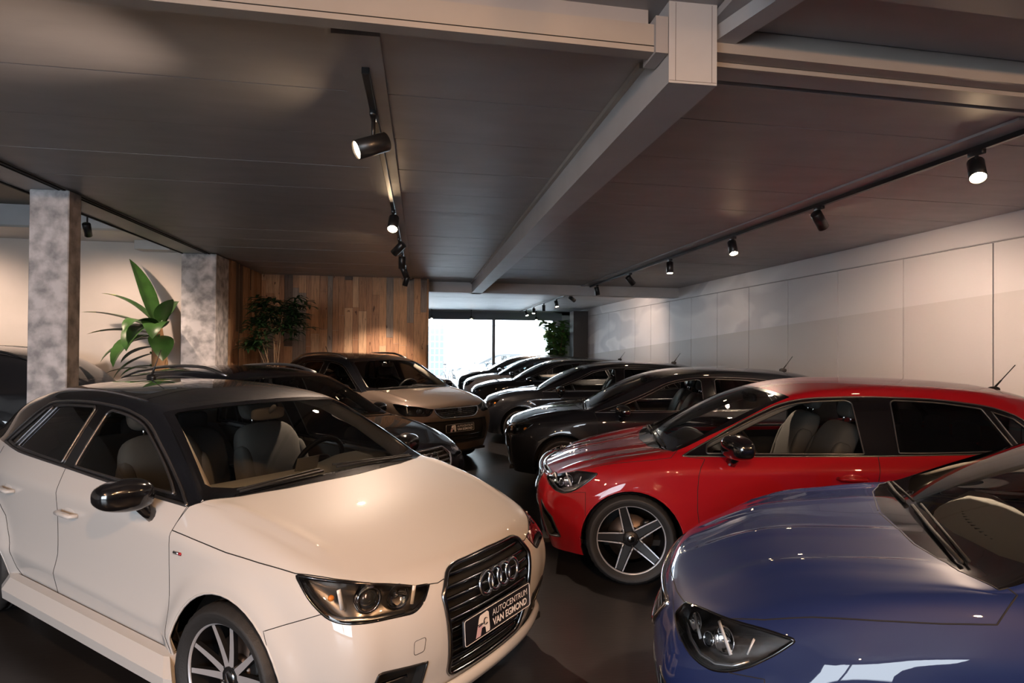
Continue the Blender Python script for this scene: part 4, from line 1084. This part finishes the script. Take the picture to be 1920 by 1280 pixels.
def room():
    mb = MB(); mb.box(((ROOM_L+ROOM_R)/2, (Y0+Y1)/2, -.05), (ROOM_R-ROOM_L, Y1-Y0, .1)); mb.build('floor', FLOORM, kind='structure')
    # boarded ceiling of the main bay
    mb = MB(); y = 2.62
    x0, x1 = -3.03, ROOM_R
    def board(xa, xb, ya, yb, z):
        q = [lat(xa, ya), lat(xb, ya), lat(xb, yb), lat(xa, yb)]
        vs = [Vector((p[0], p[1], zz)) for zz in (z, z+.06) for p in q]
        mb._add(vs, [(0, 3, 2, 1), (4, 5, 6, 7), (0, 1, 5, 4), (1, 2, 6, 5), (2, 3, 7, 6), (3, 0, 4, 7)])
    rnd = random.Random(4)
    while y < 13.0:
        board(x0, x1, y+.004, y+.70-.004, HC+rnd.uniform(0, .004)); y += .70
    mb.build('ceiling', CEILM, kind='structure')
    mb = MB(); y = 13.0
    far = m_noise('daylit_ceiling_tone', (.50, .50, .51), (.55, .55, .56), 2, .5)  # paler than the main ceiling: shop window daylight put into the colour
    while y < Y1-.1:
        board(-3.2, x1, y+.003, y+.35-.003, HC+rnd.uniform(0, .003)); y += .35
    mb.build('ceiling_far', far, kind='structure')
    mb = MB(); mb.box((1.18, 8.8, HC+.24), (9.24, 28, .1)); mb.build('roof_deck', CEILM, kind='structure')
    # higher ceiling over the camera
    slab('ceiling_near', -3.42, 1.32, Y0, 2.60, 3.12, 3.18, CEILM); slab('ceiling_near', 1.32, ROOM_R, Y0, 2.2, 3.12, 3.18, CEILM)
    # centre beam with its end face
    m = MB(); m.box((1.1275, 7.79, (2.775+HC+.14)/2), (.215, 10.64, HC+.14-2.775)); c = m.build('ceiling_beam_centre', BEAMM, kind='structure')
    mb = MB()
    for px in (1.050, 1.212): mb.box((px, 2.4695, 2.95), (.0015, .002, .33))
    mb.box((1.1275, 2.4695, 2.785), (.21, .002, .0015)); mb.build('beam_seam', mat('seam', (.14, .12, .11), .8), c)
    mb = MB(); mb.box((1.01, 7.9, HC-.012), (.035, 10.3, .03)); mb.build('beam_moulding', TRIMM, c)
    # cross beams at the step to the high ceiling
    slab('ceiling_beam_cross', -3.42, .96, 2.49, 2.56, 2.905, 3.022, TRIMM, ry=1.1)
    slab('ceiling_beam_cross', -3.42, .96, 2.56, 2.62, 2.96, 3.14, CEILM, ry=1.1)
    slab('trim_1', -3.42, .96, 2.487, 2.492, 2.928, 2.931, MATTE, ry=1.1)
    slab('ceiling_beam_cross', .96, 1.015, 2.47, 2.62, 2.895, 3.05, CEILM, ry=1.1)
    slab('ceiling_beam_cross', 1.24, ROOM_R, 2.56, 2.64, 2.966, 3.075, TRIMM, ry=1.24)
    slab('ceiling_beam_cross', 1.24, ROOM_R, 2.64, 2.70, 3.00, 3.13, CEILM, ry=1.24)
    slab('ceiling_beam_cross', 1.24, ROOM_R, 2.645, 2.66, 2.945, 2.966, TRIMM, ry=1.24)
    slab('ceiling_beam_cross', 1.24, ROOM_R, 2.68, 2.80, 2.955, 3.0, CEILM, ry=1.24)
    slab('ceiling_beam_cross', 1.24, ROOM_R, 2.86, 2.90, 2.965, 3.0, CEILM, ry=1.24)
    slab('ceiling_beam_cross', 1.24, ROOM_R, 2.0, 2.12, 3.00, 3.12, TRIMM, ry=1.24)
    slab('ceiling_near', 1.24, ROOM_R, 2.12, 2.555, 3.075, 3.11, CEILM, ry=1.24)
    mb = MB(); mb.box((1.47, 1.95, 3.07), (.10, 1.35, .12), rz=R(14)); mb.build('ceiling_beam_short', BEAMM, kind='structure')
    # board under the left lamp track
    mb = MB(); mb.box((-.285, 7.6, HC-.010), (.20, 9.9, .03)); mb.build('track_board', CEILM, kind='structure')
    mb = MB(); mb.box((3.50, 8.0, HC-.006), (.30, 9.9, .02)); mb.build('track_board', CEILM, kind='structure')
    # far cross beam and frame of the passage to the shop window
    slab('ceiling_beam_far', -3.2, ROOM_R-.02, 12.72, 13.0, 2.775, HC+.06, BEAMM, ry=1.1)
    # left edge beam over the pillars
    mb = MB(); mb.box((-3.215, 6.0, 3.02), (.37, 13.4, .09)); mb.build('ceiling_beam_side', BEAMM, kind='structure')
    mb = MB(); mb.box((-3.035, 6.0, 2.972), (.02, 13.4, .012)); mb.box((-3.075, 6.0, 2.972), (.012, 13.4, .01)); mb.box((-3.40, 6.0, 2.97), (.02, 13.4, .016)); mb.build('trim_2', MATTE, kind='structure')
    # left wing: higher ceiling, fascia and lit wall
    mb = MB(); mb.box((-6.25, 2.9, 3.60), (5.9, 16.2, .1)); mb.build('ceiling_wing', m_noise('wing_ceiling', (.16, .145, .135), (.19, .17, .155), 2, .7), kind='structure')
    mb = MB(); mb.box((-3.42, 2.9, 3.30), (.04, 16.2, .60)); mb.build('wall_upstand', BEAMM, kind='structure')
    slab('ceiling_beam_wing', ROOM_L, -3.45, 9.5, 10.6, 3.235, 3.56, BEAMM)
    slab('trim_3', ROOM_L, -3.45, 9.48, 9.50, 3.235, 3.265, TRIMM)
    slab('wall_back_wing', ROOM_L-.1, -3.43, 10.5, 10.7, 0, 3.56, WALLM)
    mb = MB(); mb.box((-4.05, 10.25, 3.17), (.5, .4, .14)); mb.build('ceiling_bulkhead', BEAMM, kind='structure')
    mb = MB(); mb.box((ROOM_L-.05, 3, 1.8), (.1, 16, 3.6)); mb.build('wall_left', WALLM, kind='structure')
    # right wall: panels, gaps, fascia and ledge
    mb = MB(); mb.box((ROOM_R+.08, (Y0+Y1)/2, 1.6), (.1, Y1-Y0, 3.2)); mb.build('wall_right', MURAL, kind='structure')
    mb = MB(); y = Y0+.4; w = 1.155; y = 7.678-w*11
    while y < Y1-.1:
        a, b = max(y+.008, Y0), min(y+w-.008, Y1)
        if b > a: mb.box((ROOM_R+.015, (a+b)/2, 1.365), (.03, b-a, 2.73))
        y += w
    mb.build('wall_panels', MURAL, kind='structure')
    mb = MB(); mb.box((ROOM_R+.026, (Y0+Y1)/2, 1.365), (.004, Y1-Y0, 2.73)); mb.build('wall_panel_joint', MATTE, kind='structure')
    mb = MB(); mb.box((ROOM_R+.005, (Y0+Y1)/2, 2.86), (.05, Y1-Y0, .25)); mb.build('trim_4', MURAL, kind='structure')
    mb = MB(); mb.box((ROOM_R+.01, (Y0+Y1)/2, 2.733), (.06, Y1-Y0, .012)); mb.build('trim_5', CEILM, kind='structure')
    # rear end of the showroom behind the camera; unseen street window assumed for daylight
    mb = MB()
    for x0_, x1_, z0_, z1_ in ((ROOM_L, -7.0, 0, 3.6), (-2.0, ROOM_R, 0, 3.2), (-7.0, -2.0, 2.75, 3.6), (-7.0, -2.0, 0, .35)): mb.box(((x0_+x1_)/2, Y0-.05, (z0_+z1_)/2), (x1_-x0_, .1, z1_-z0_))
    mb.build('wall_rear', TRIMM, kind='structure')
    mb = MB()
    for x in (-7.0, -4.5, -2.0): mb.box((x, Y0-.05, 1.55), (.08, .12, 2.4))
    mb.build('window_assumed', BLACK, kind='structure')
    # shop window at the far end
    wx0, wx1, wz = -2.5, 4.85, 2.66
    dk = mat('window_frame_grey', (.22, .24, .27), .4)
    mb = MB(); mb.box(((wx0+wx1)/2, Y1-.05, wz+.14), (wx1-wx0+.6, .22, .28)); mb.box((wx0, Y1-.05, 1.33), (.1, .12, 2.66)); mb.box((2.62, Y1-.05, 1.33), (.11, .12, 2.66)); mb.box((wx1+.03, Y1-.05, 1.33), (.12, .14, 2.66))
    mb.box(((wx0+wx1)/2, Y1-.05, .08), (wx1-wx0, .12, .16)); fr = mb.build('window_2', dk, kind='structure')
    for a, b in ((wx0+.05, 2.57), (2.67, wx1-.03)):
        mb = MB(); mb.box(((a+b)/2, Y1-.05, 1.40), (b-a, .012, 2.50)); mb.build('window_pane', glass('shop_glass', (.95, .97, .97), .6), fr)
    mb = MB(); mb.box(((wx1+ROOM_R)/2+.05, Y1-.05, 1.55), (ROOM_R-wx1, .2, 3.1)); mb.box((-2.9, Y1-.05, 1.6), (.8, .2, 3.2)); mb.box((1, Y1-.05, 3.04), (9, .2, .36)); mb.build('wall_front', BEAMM, kind='structure')
    mb = MB(); mb.box((-3.25, 17.5, 1.6), (.1, 10.2, 3.2)); mb.build('wall_passage', BEAMM, kind='structure')
    mb = MB(); mb.box((5.32, 20.6, 1.45), (.50, .55, 2.90)); mb.build('pillar_dark', mat('dark_pillar_paint', (.03, .032, .035), .5), kind='structure')

def pillar(label, x, y, w, d, h):
    mb = MB(); mb.rbox((0, 0, h/2), (w, d, h), .008, 1, smooth=False)
    o = mb.build('concrete_pillar', CONCR, loc=(x, y, 0)); tag(o, label, 'pillar', 'concrete pillars'); return o

# ------------------------------------------------------------------ reclaimed timber wall: each plank its own shade, inside one mesh per face
def timber(name, p0, p1, h, seed, cols, out=-1):
    """planks standing on the line p0->p1"""
    rnd = random.Random(seed); a, b = Vector((*p0, 0)), Vector((*p1, 0)); L = (b-a).length; u = (b-a)/L; n = Vector((-u.y, u.x, 0))*out
    mb = MB(); x = 0
    while x < L-.01:
        w = min(rnd.choice((.09, .11, .13, .15)), L-x); z = 0
        off = rnd.uniform(0, .012)
        while z < h-.01:
            l = min(rnd.uniform(.5, 2.0), h-z); k = rnd.choices(range(len(cols)), [4, 4, 3, 2, 1][:len(cols)])[0]; o2 = off+rnd.uniform(0, .008)
            c = a+u*(x+w/2)+n*(.012+o2/2)+Vector((0, 0, z+l/2))
            mb.box(c, (w-.003, .024+o2, l-.003), rot=Matrix.Rotation(math.atan2(u.y, u.x), 3, 'Z'), mi=k); z += l
        x += w
    return mb
def wood(name, c):
    def bd(t, b):
        f = noise(t, 5, 7, sc=(9, 9, .6), rough=.65, dist=.4); g = noise(t, 3.2, 2, sc=(5, 5, 2.2))
        d = tuple(q*.45 for q in c); hcol = tuple(min(1, q*1.25) for q in c)
        col = ramp(t, f, [(.3, d), (.5, c), (.72, hcol)])
        mx = nd(t, 'ShaderNodeMix', data_type='RGBA', blend_type='MULTIPLY'); mx.inputs[0].default_value = 1
        t.links.new(col, mx.inputs[6]); t.links.new(ramp(t, g, [(.25, (.25, .2, .17)), (.32, (1, 1, 1))]), mx.inputs[7]); t.links.new(mx.outputs[2], b.inputs['Base Color']); bump(t, b, f, .25)
    return mat(name, c, .7, build=bd)
WOODS = [wood('timber_honey', (.40, .225, .12)), wood('timber_brown', (.31, .165, .09)), wood('timber_tan', (.47, .30, .18)), wood('timber_grey', (.21, .165, .135)), wood('timber_dark', (.10, .068, .05))]
def timber_walls():
    mb = timber('t', (-2.98, 10.06), (-2.98, 12.05), HC, 3, WOODS, -1); mb.build('wall_timber_side', WOODS, kind='structure')
    mb = MB(); mb.box((-3.22, 11.1, HC/2), (.40, 2.06, HC)); mb.build('wall_core', BEAMM, kind='structure')
    p1 = (.10, 12.05+math.tan(SK)*3.3)
    mb = timber('t', (-2.98, 12.06), p1, HC, 8, WOODS, -1); mb.build('wall_timber_back', WOODS, kind='structure')
    mb = timber('t', p1, (p1[0]+.0, p1[1]+.40), HC, 5, WOODS, -1); mb.build('wall_timber_end', WOODS, kind='structure')
    slab('wall_core', -3.2, .085, 12.07, 12.45, 0, HC, BEAMM, ry=-3.2)

# ------------------------------------------------------------------ spot lamps on tracks
LAMPW = mat('lamp_face', (1, .9, .75), .3, emit=(1.0, .70, .42), es=55.0)
LAMPO = mat('lamp_face_dim', (.5, .45, .4), .3, emit=(1.0, .70, .42), es=6.0)
WARM = (1.0, .73, .55)
def spot(label, mount, tilt, az, power, ceil_z, face=LAMPW, col=WARM, L=.17, r=.048, group='track spotlights', cone=75, drop=.10):
    """mount: (x, y) on the track; tilt from straight down; az heading of the beam (deg from +Y, clockwise)"""
    x, y = mount; root = empty('track_spotlight', (x, y, ceil_z)); tag(root, label, 'spotlight', group)
    st = MB(); st.rbox((0, 0, -.018), (.035, .11, .03), .004, 1); st.tube([(0, .0, -.03), (0, .0, -drop)], .011, 8); st.build('mount', BLACK, root)
    d = Vector((math.sin(R(tilt))*math.sin(R(az)), math.sin(R(tilt))*math.cos(R(az)), -math.cos(R(tilt))))
    M = frame_at((0, 0, -drop-.02), -d, up=(0, 1, .01) if abs(d.z) > .9 else (0, 0, 1))
    b = MB(); b.T = M; b.lathe([(.0, L*.45), (r*.9, L*.45), (r, L*.42), (r, -L*.55), (r*.93, -L*.55), (r*.93, -L*.46)], 28, 'Z'); h = b.build('lamp_body', BLACK, root)
    f = MB(); f.T = M; f.lathe([(.0, -L*.48), (r*.92, -L*.48)], 24, 'Z'); f.build('lamp_face', face, h)
    if power:
        l = bpy.data.lights.new('spot_light', 'SPOT'); l.energy = power; l.color = col; l.spot_size = R(cone); l.spot_blend = .7; l.shadow_soft_size = .035
        lo = bpy.data.objects.new('spot_light', l); C.objects.link(lo); lo.parent = root
        lo.location = Vector((0, 0, -drop-.02))+d*L*.56; lo.rotation_euler = d.to_track_quat('-Z', 'Y').to_euler()
    return root
def lights():
    for nm, x, a, b, lab in (('lamp_track', -.27, 2.95, 12.2, 'long black lamp track on the ceiling board left of the centre beam'), ('lamp_track', 3.5, 2.8, 12.6, 'long black lamp track on the ceiling near the right wall'),
                             ('lamp_track', 3.5, 13.3, 21.9, 'pale ceiling lamp track leading to the shop window')):
        m = MB(); m.rbox((0, 0, -.018), (.036, b-a, .034), .003, 1, smooth=False); o = m.build(nm, BLACK, loc=(x, (a+b)/2, HC-.022)); tag(o, lab, 'lamp track', 'ceiling lamp tracks')
    zt = HC-.05
    P = 205
    spot('black spotlight nearest the camera on the left track, aimed left', (-.27, 3.45), 66, -112, P, zt, drop=.16, L=.19, r=.052, cone=88)
    spot('glaring spotlight, second on the left track', (-.27, 5.9), 40, 185, P, zt)
    spot('third spotlight on the left track, aimed down left', (-.27, 7.4), 50, -60, P, zt)
    spot('fourth spotlight on the left track', (-.27, 8.6), 8, 0, P*.6, zt, face=LAMPO)
    spot('fifth spotlight on the left track, lit against the timber wall', (-.27, 9.7), 25, 60, P*.75, zt)
    spot('farthest spotlight on the left track, in front of the timber wall', (-.27, 11.0), 25, -40, P*.75, zt)
    spot('glaring spotlight at the right edge of the picture', (3.5, 3.47), 40, 218, P*1.0, zt)
    spot('dark spotlight turned to the wall, second on the right track', (3.5, 5.05), 48, 66, P*.55, zt, cone=110)
    spot('lit spotlight, third on the right track', (3.5, 6.6), 28, 190, P, zt)
    spot('lit spotlight, fourth on the right track', (3.5, 8.4), 12, 200, P, zt)
    spot('tilted spotlight aimed at the wall, fifth on the right track', (3.5, 10.1), 46, 74, P*.07, zt, cone=120)
    spot('dark spotlight at the end of the right track by the cross beam', (3.5, 12.1), 12, 90, P*.7, zt, face=LAMPO)
    spot('dark spotlight just beyond the cross beam, aimed at the wall', (3.5, 14.2), 62, 60, P*.3, zt, cone=120, face=LAMPO)
    spot('lit spotlight beyond the cross beam, first one glowing', (3.5, 15.9), 20, 160, P*.6, zt)
    spot('unlit spotlight hanging straight beyond the cross beam', (3.5, 17.6), 0, 0, 0, zt, face=BLACK)
    spot('lit spotlight over the far cars, nearer of two', (3.5, 19.2), 20, 200, P*.5, zt)
    spot('lit spotlight over the far cars, farther of two', (3.5, 20.6), 30, 150, P*.5, zt)
    for x, s in ((.35, 'left'), (1.75, 'middle'), (4.1, 'right')):
        spot('small glowing spotlight at the head of the shop window, %s one' % s, (x, 22.0), 35, 180, P*.3, HC-.001, L=.13, r=.04, drop=.26)
    # unseen tracks with warm fill lamps, added to light faces turned to the camera
    for x, w in ((-2.6, 'left'), (.4, 'middle'), (3.5, 'right')):
        z = 3.12
        m = MB(); m.rbox((0, 0, -.018), (.036, 4.6, .034), .003, 1, smooth=False); o = m.build('lamp_track', BLACK, loc=(x, -1.9, z)); tag(o, '%s unseen black lamp track added on the ceiling behind the camera' % w, 'lamp track', 'ceiling lamp tracks')
        for y, az, tl, v in ((-3.2, 8, 58, 'rear'), (-.6, -8, 48, 'front')):
            spot('%s unseen fill spotlight of the %s track behind the camera' % (v, w), (x, y), tl, az, P*(.7 if (w == 'middle' and v == 'front') else .32), z-.037, group='unseen fill spotlights behind the camera', cone=112, col=(1.0, .54, .27))
    # left wing
    spot('small black spotlight hanging before the lit wall between the pillars', (-4.19, 8.5), 38, -14, P*.42, 3.55, cone=112, drop=.42, group='wing spotlights')
    spot('unseen spotlight assumed to light the wall left of the first pillar', (-6.9, 8.6), 38, 0, P*.45, 3.55, cone=120, drop=.42, group='wing spotlights')  # lamp out of view, assumed for the bright wall
    # sky light enters by the assumed street window behind the camera and by the shop window
    for (x, y, z, w, h, rx) in ((-4.5, Y0-.02, 1.55, 5.0, 2.4, 90), (1.2, Y1+.10, 1.42, 7.4, 2.6, -90)):
        l = bpy.data.lights.new('window_portal', 'AREA'); l.shape = 'RECTANGLE'; l.size = w; l.size_y = h; l.cycles.is_portal = True
        lo = bpy.data.objects.new('window_portal', l); C.objects.link(lo); lo.location = (x, y, z); lo.rotation_euler = (R(rx), 0, 0)

# ------------------------------------------------------------------ plants
def leaf_green(name, c):
    def bd(t, b):
        f = noise(t, 6, 4); t.links.new(ramp(t, f, [(.3, tuple(q*.6 for q in c)), (.7, tuple(q*1.2 for q in c))]), b.inputs['Base Color'])
    return mat(name, c, .38, build=bd)
LEAF_B = leaf_green('banana_leaf', (.03, .085, .018)); LEAF_D = leaf_green('dark_leaf', (.018, .05, .016)); LEAF_F = leaf_green('fiddle_leaf', (.09, .21, .05))
TIPM = mat('leaf_tip_yellow', (.35, .42, .04), .4)
TRUNK = m_noise('banana_trunk', (.22, .11, .05), (.42, .25, .12), 8, .8, sc=(1, 1, .2), bs=.3)
STEM = mat('plant_stem', (.14, .09, .05), .8); POTM = mat('plant_pot', (.03, .03, .032), .5); SOIL = mat('soil', (.03, .02, .015), .95)
def blade(mb, base, heading, elev, L, W, droop, fold=.25, n=10, tip=False, twist=0.0):
    """one long leaf: a curved ribbon with a raised fold either side of the midrib"""
    h = Vector((math.cos(heading), math.sin(heading), 0)); sd = Vector((-h.y, h.x, 0)); p = Vector(base); a = elev; vs = []
    for i in range(n+1):
        t = i/n; w = W*math.sin(math.pi*min(1, t*.97+.03)**.75)**.8*.5+.002
        d = h*math.cos(a)+Vector((0, 0, 1))*math.sin(a); up = -h*math.sin(a)+Vector((0, 0, 1))*math.cos(a)
        s2 = sd*math.cos(twist*t)+up*math.sin(twist*t); u2 = up*math.cos(twist*t)-sd*math.sin(twist*t)
        vs += [p+s2*w+u2*w*fold, p+s2*w*.5+u2*w*fold*.7, p, p-s2*w*.5+u2*w*fold*.7, p-s2*w+u2*w*fold]
        p = p+d*(L/n); a -= droop/n*(.4+1.2*t)
    fs = [(i*5+j, i*5+j+1, (i+1)*5+j+1, (i+1)*5+j) for i in range(n) for j in range(4)]
    k = len(mb.bm.faces); mb._add(vs, fs, True)
    if tip:
        mb.bm.faces.ensure_lookup_table()
        for f in mb.bm.faces[-8:]: f.material_index = 1
def pot(root, r, h):
    m = MB(); m.lathe([(0, 0), (r*.8, 0), (r, h), (r*.94, h), (r*.92, h-.04)], 28, 'Z'); m.build('pot', POTM, root)
    m = MB(); m.lathe([(0, h-.04), (r*.93, h-.04)], 28, 'Z'); m.build('soil', SOIL, root)
def banana():
    root = empty('banana_plant', (-3.72, 9.55, 0)); tag(root, 'tall banana plant with broad drooping leaves before the lit wall, beside the second pillar', 'plant')
    pot(root, .26, .45); m = MB()
    m.tube([(0, 0, .4), (.02, .01, 1.0), (-.01, 0, 1.5), (-.04, 0, 1.95)], [.13, .12, .10, .055], 14)
    rnd = random.Random(2)
    for i in range(14):
        a = rnd.uniform(0, 6.28); m.tube([(.11*math.cos(a), .11*math.sin(a), .4+rnd.uniform(0, .3)), (.105*math.cos(a+.3), .105*math.sin(a+.3), 1.2+rnd.uniform(0, .3))], .02, 5, flat=.4)
    m.build('trunk', TRUNK, root)
    # heading, elevation, length, width, droop, start height, tip
    LV = [(150, 68, 1.10, .27, .45, 1.95, 0), (176, 44, .85, .26, .8, 1.95, 1), (186, 24, .95, .22, .55, 1.85, 1), (200, 10, .80, .24, .6, 1.78, 1), (212, -8, .75, .26, 1.1, 1.72, 0), (238, -5, .80, .36, 1.7, 1.75, 0),
          (70, 62, .5, .28, 1.0, 1.95, 0), (-35, 66, .42, .26, .8, 1.95, 0), (-75, 25, .66, .34, 2.2, 1.85, 0), (-105, 5, .75, .34, 2.0, 1.88, 0), (-60, -25, .5, .32, 1.2, 1.75, 0), (255, 30, .7, .30, 1.9, 1.85, 0),
          (195, -20, .62, .20, .9, 1.50, 0), (178, -12, .52, .2, .9, 1.6, 0), (185, 5, .62, .15, .6, 1.28, 0), (192, -8, .60, .12, .9, 1.12, 0), (215, 0, .45, .18, 1.1, 1.32, 0), (290, 5, .4, .14, 1.2, 1.2, 0), (110, 55, .55, .28, 1.2, 1.9, 0)]
    for hd, el, L, W, dr, z, tp in LV:
        m = MB(); b = Vector((-.03, 0, z)); h = R(hd); m.tube([b, b+Vector((math.cos(h)*.10, math.sin(h)*.10, .05))], .014, 6)
        blade(m, b+Vector((math.cos(h)*.06, math.sin(h)*.06, .03)), h, R(el), L, W, dr, tip=tp); m.build('leaf', [LEAF_B, TIPM], root)
def palm():
    root = empty('umbrella_plant', (-2.20, 10.08, 0)); tag(root, 'dark bushy fan-leaved plant in front of the timber wall', 'plant')
    pot(root, .19, .42); rnd = random.Random(7); m = MB()
    stems = []
    for i in range(9):
        a = i*.7; r = .10; top = (rnd.uniform(-.38, .42), rnd.uniform(-.2, .2), rnd.uniform(1.65, 2.4))
        m.tube([(r*math.cos(a), r*math.sin(a), .38), (r*math.cos(a)+top[0]*.3, r*math.sin(a)+top[1]*.3, 1.0), top], [.016, .012, .007], 6); stems.append(top)
    m.build('stems', STEM, root)
    lf = MB()
    for k in range(118):
        th = rnd.uniform(0, 6.28); ph = rnd.uniform(-.9, 1.3); rr = rnd.uniform(.35, 1.0)
        c = Vector((.0+.50*rr*math.cos(th)*math.cos(ph*.6), .30*rr*math.sin(th), 2.02+.44*rr*math.sin(ph)))
        if rnd.random() < .12: c.z = rnd.uniform(1.58, 1.72); c.x = -.36+rnd.uniform(-.12, .15)
        nf = rnd.randint(6, 9); h0 = rnd.uniform(0, 6.28)
        for i in range(nf): blade(lf, c, h0+2*math.pi*i/nf*.85, R(rnd.uniform(-5, 30)), rnd.uniform(.16, .25), .045, 1.3, n=4)
    o = lf.build('foliage', LEAF_D, root); o['kind'] = 'stuff'
def fiddle():
    root = empty('fiddle_leaf_fig', (4.74, 21.5, 0)); tag(root, 'tall green leafy plant in the corner by the shop window', 'plant')
    pot(root, .26, .5); rnd = random.Random(5); m = MB(); br = []
    for i in range(6):
        a = i*1.05; t = Vector((.42*math.cos(a), .30*math.sin(a), rnd.uniform(1.9, 2.65))); m.tube([(0, 0, .45), (t.x*.4, t.y*.4, 1.2), t], [.03, .02, .008], 6); br.append(t)
    m.build('stems', STEM, root); lf = MB()
    for k in range(420):
        t = rnd.choice(br); q = rnd.uniform(.3, 1.0); c = Vector((t.x*q, t.y*q, .5+(t.z-.5)*q)); a = rnd.uniform(0, 6.28)
        blade(lf, c, a, R(rnd.uniform(-20, 50)), rnd.uniform(.24, .36), .20, .9, n=5, fold=.15)
    o = lf.build('foliage', LEAF_F, root); o['kind'] = 'stuff'

# ------------------------------------------------------------------ street beyond the shop window
def street():
    ST = m_noise('street_paving', (.45, .45, .46), (.6, .6, .6), 3, .8); FA = mat('white_render', (.78, .78, .78), .9); WN = mat('facade_window', (.10, .12, .14), .2); WF = mat('facade_frame', (.22, .24, .27), .6)
    mb = MB(); mb.box((0, 36, -.06), (60, 27, .1)); mb.build('ground', ST, kind='structure')
    mb = MB(); mb.box((0, -12, -.06), (60, 14, .1)); mb.build('ground', ST, kind='structure')
    Y = 36.0
    root = empty('building', (0, Y, 0)); tag(root, 'white rendered building across the street', 'building')
    mb = MB(); mb.box((0, .5, 3.2), (34, 1, 6.4)); mb.build('wall', FA, root)
    # small-paned door at the left
    def panes(x0, x1, z0, z1, nx, nz, solid=None, nm='window'):
        m = MB(); m.box(((x0+x1)/2, -.02, (z0+z1)/2), (x1-x0, .06, z1-z0)); f = m.build(nm, WF, root)
        g = MB()
        for i in range(nx):
            for j in range(nz):
                a, b = x0+(x1-x0)*i/nx, x0+(x1-x0)*(i+1)/nx; c, d = z0+(z1-z0)*j/nz, z0+(z1-z0)*(j+1)/nz
                g.box(((a+b)/2, -.06, (c+d)/2), (b-a-.07, .02, d-c-.07))
        g.build('pane', FA if solid else WN, f)
    panes(-.55, .45, 1.35, 2.85, 3, 5, nm='door_window'); panes(.50, 1.30, -.4+.4, 3.55, 3, 9)
    panes(-.55, .45, 0, 1.30, 1, 1, nm='door_leaf'); panes(2.9, 4.7, 2.95, 3.6, 1, 1, True); panes(2.95, 4.65, 0, 2.9, 1, 1, True, nm='door_leaf')
    panes(7.6, 11.2, 2.9, 3.55, 4, 1, True); panes(7.6, 11.2, 1.3, 2.85, 4, 1, True); panes(0.2, 2.8, 5.0, 5.4, 1, 1, nm='fascia_sign')
    # parked bicycle
    root = empty('bicycle', (1.05, 25.6, 0), R(70)); tag(root, 'bicycle parked outside the shop window', 'bicycle')
    for x, nm in ((-.52, 'wheel'), (.52, 'wheel')):
        m = MB(); m.tube([(x+.33*math.cos(a*.35), 0, .34+.33*math.sin(a*.35)) for a in range(18)], .018, 6, closed=True)
        for k in range(10): m.tube([(x, 0, .34), (x+.32*math.cos(k*.628), 0, .34+.32*math.sin(k*.628))], .003, 3)
        m.build(nm, BLACK, root)
    m = MB()
    for a, b in (((-.52, 0, .34), (-.10, 0, .30)), ((-.10, 0, .30), (-.2, 0, .92)), ((-.2, 0, .82), (.35, 0, .85)), ((-.10, 0, .30), (.37, 0, .78)), ((.33, 0, .98), (.52, 0, .34)), ((-.52, 0, .34), (-.2, 0, .80))): m.tube([a, b], .017, 6)
    m.build('frame', mat('bicycle_frame', (.1, .12, .14), .4), root)
    m = MB(); m.tube([(.28, -.28, 1.02), (.33, -.1, 1.06), (.33, .1, 1.06), (.28, .28, 1.02)], .013, 6); m.tube([(.33, 0, .96), (.33, 0, 1.06)], .013, 6); m.build('handlebar', BLACK, root)
    m = MB(); superell(m, (-.22, 0, .95), (.13, .07, .03)); m.build('saddle', BLACK, root)
    # motor scooter

# ------------------------------------------------------------------ build everything
room(); timber_walls()
pillar('grey concrete pillar nearest the camera, at the left edge', -3.15, 5.88, .31, .20, HC-.012)
pillar('grey concrete pillar where the timber wall begins', -3.175, 9.745, .47, .60, HC-.012)
street()
white_car(); red_car(); blue_car(); row_cars(); audi_estate(); bronze_suv(); other_cars()
banana(); palm(); fiddle()
lights()
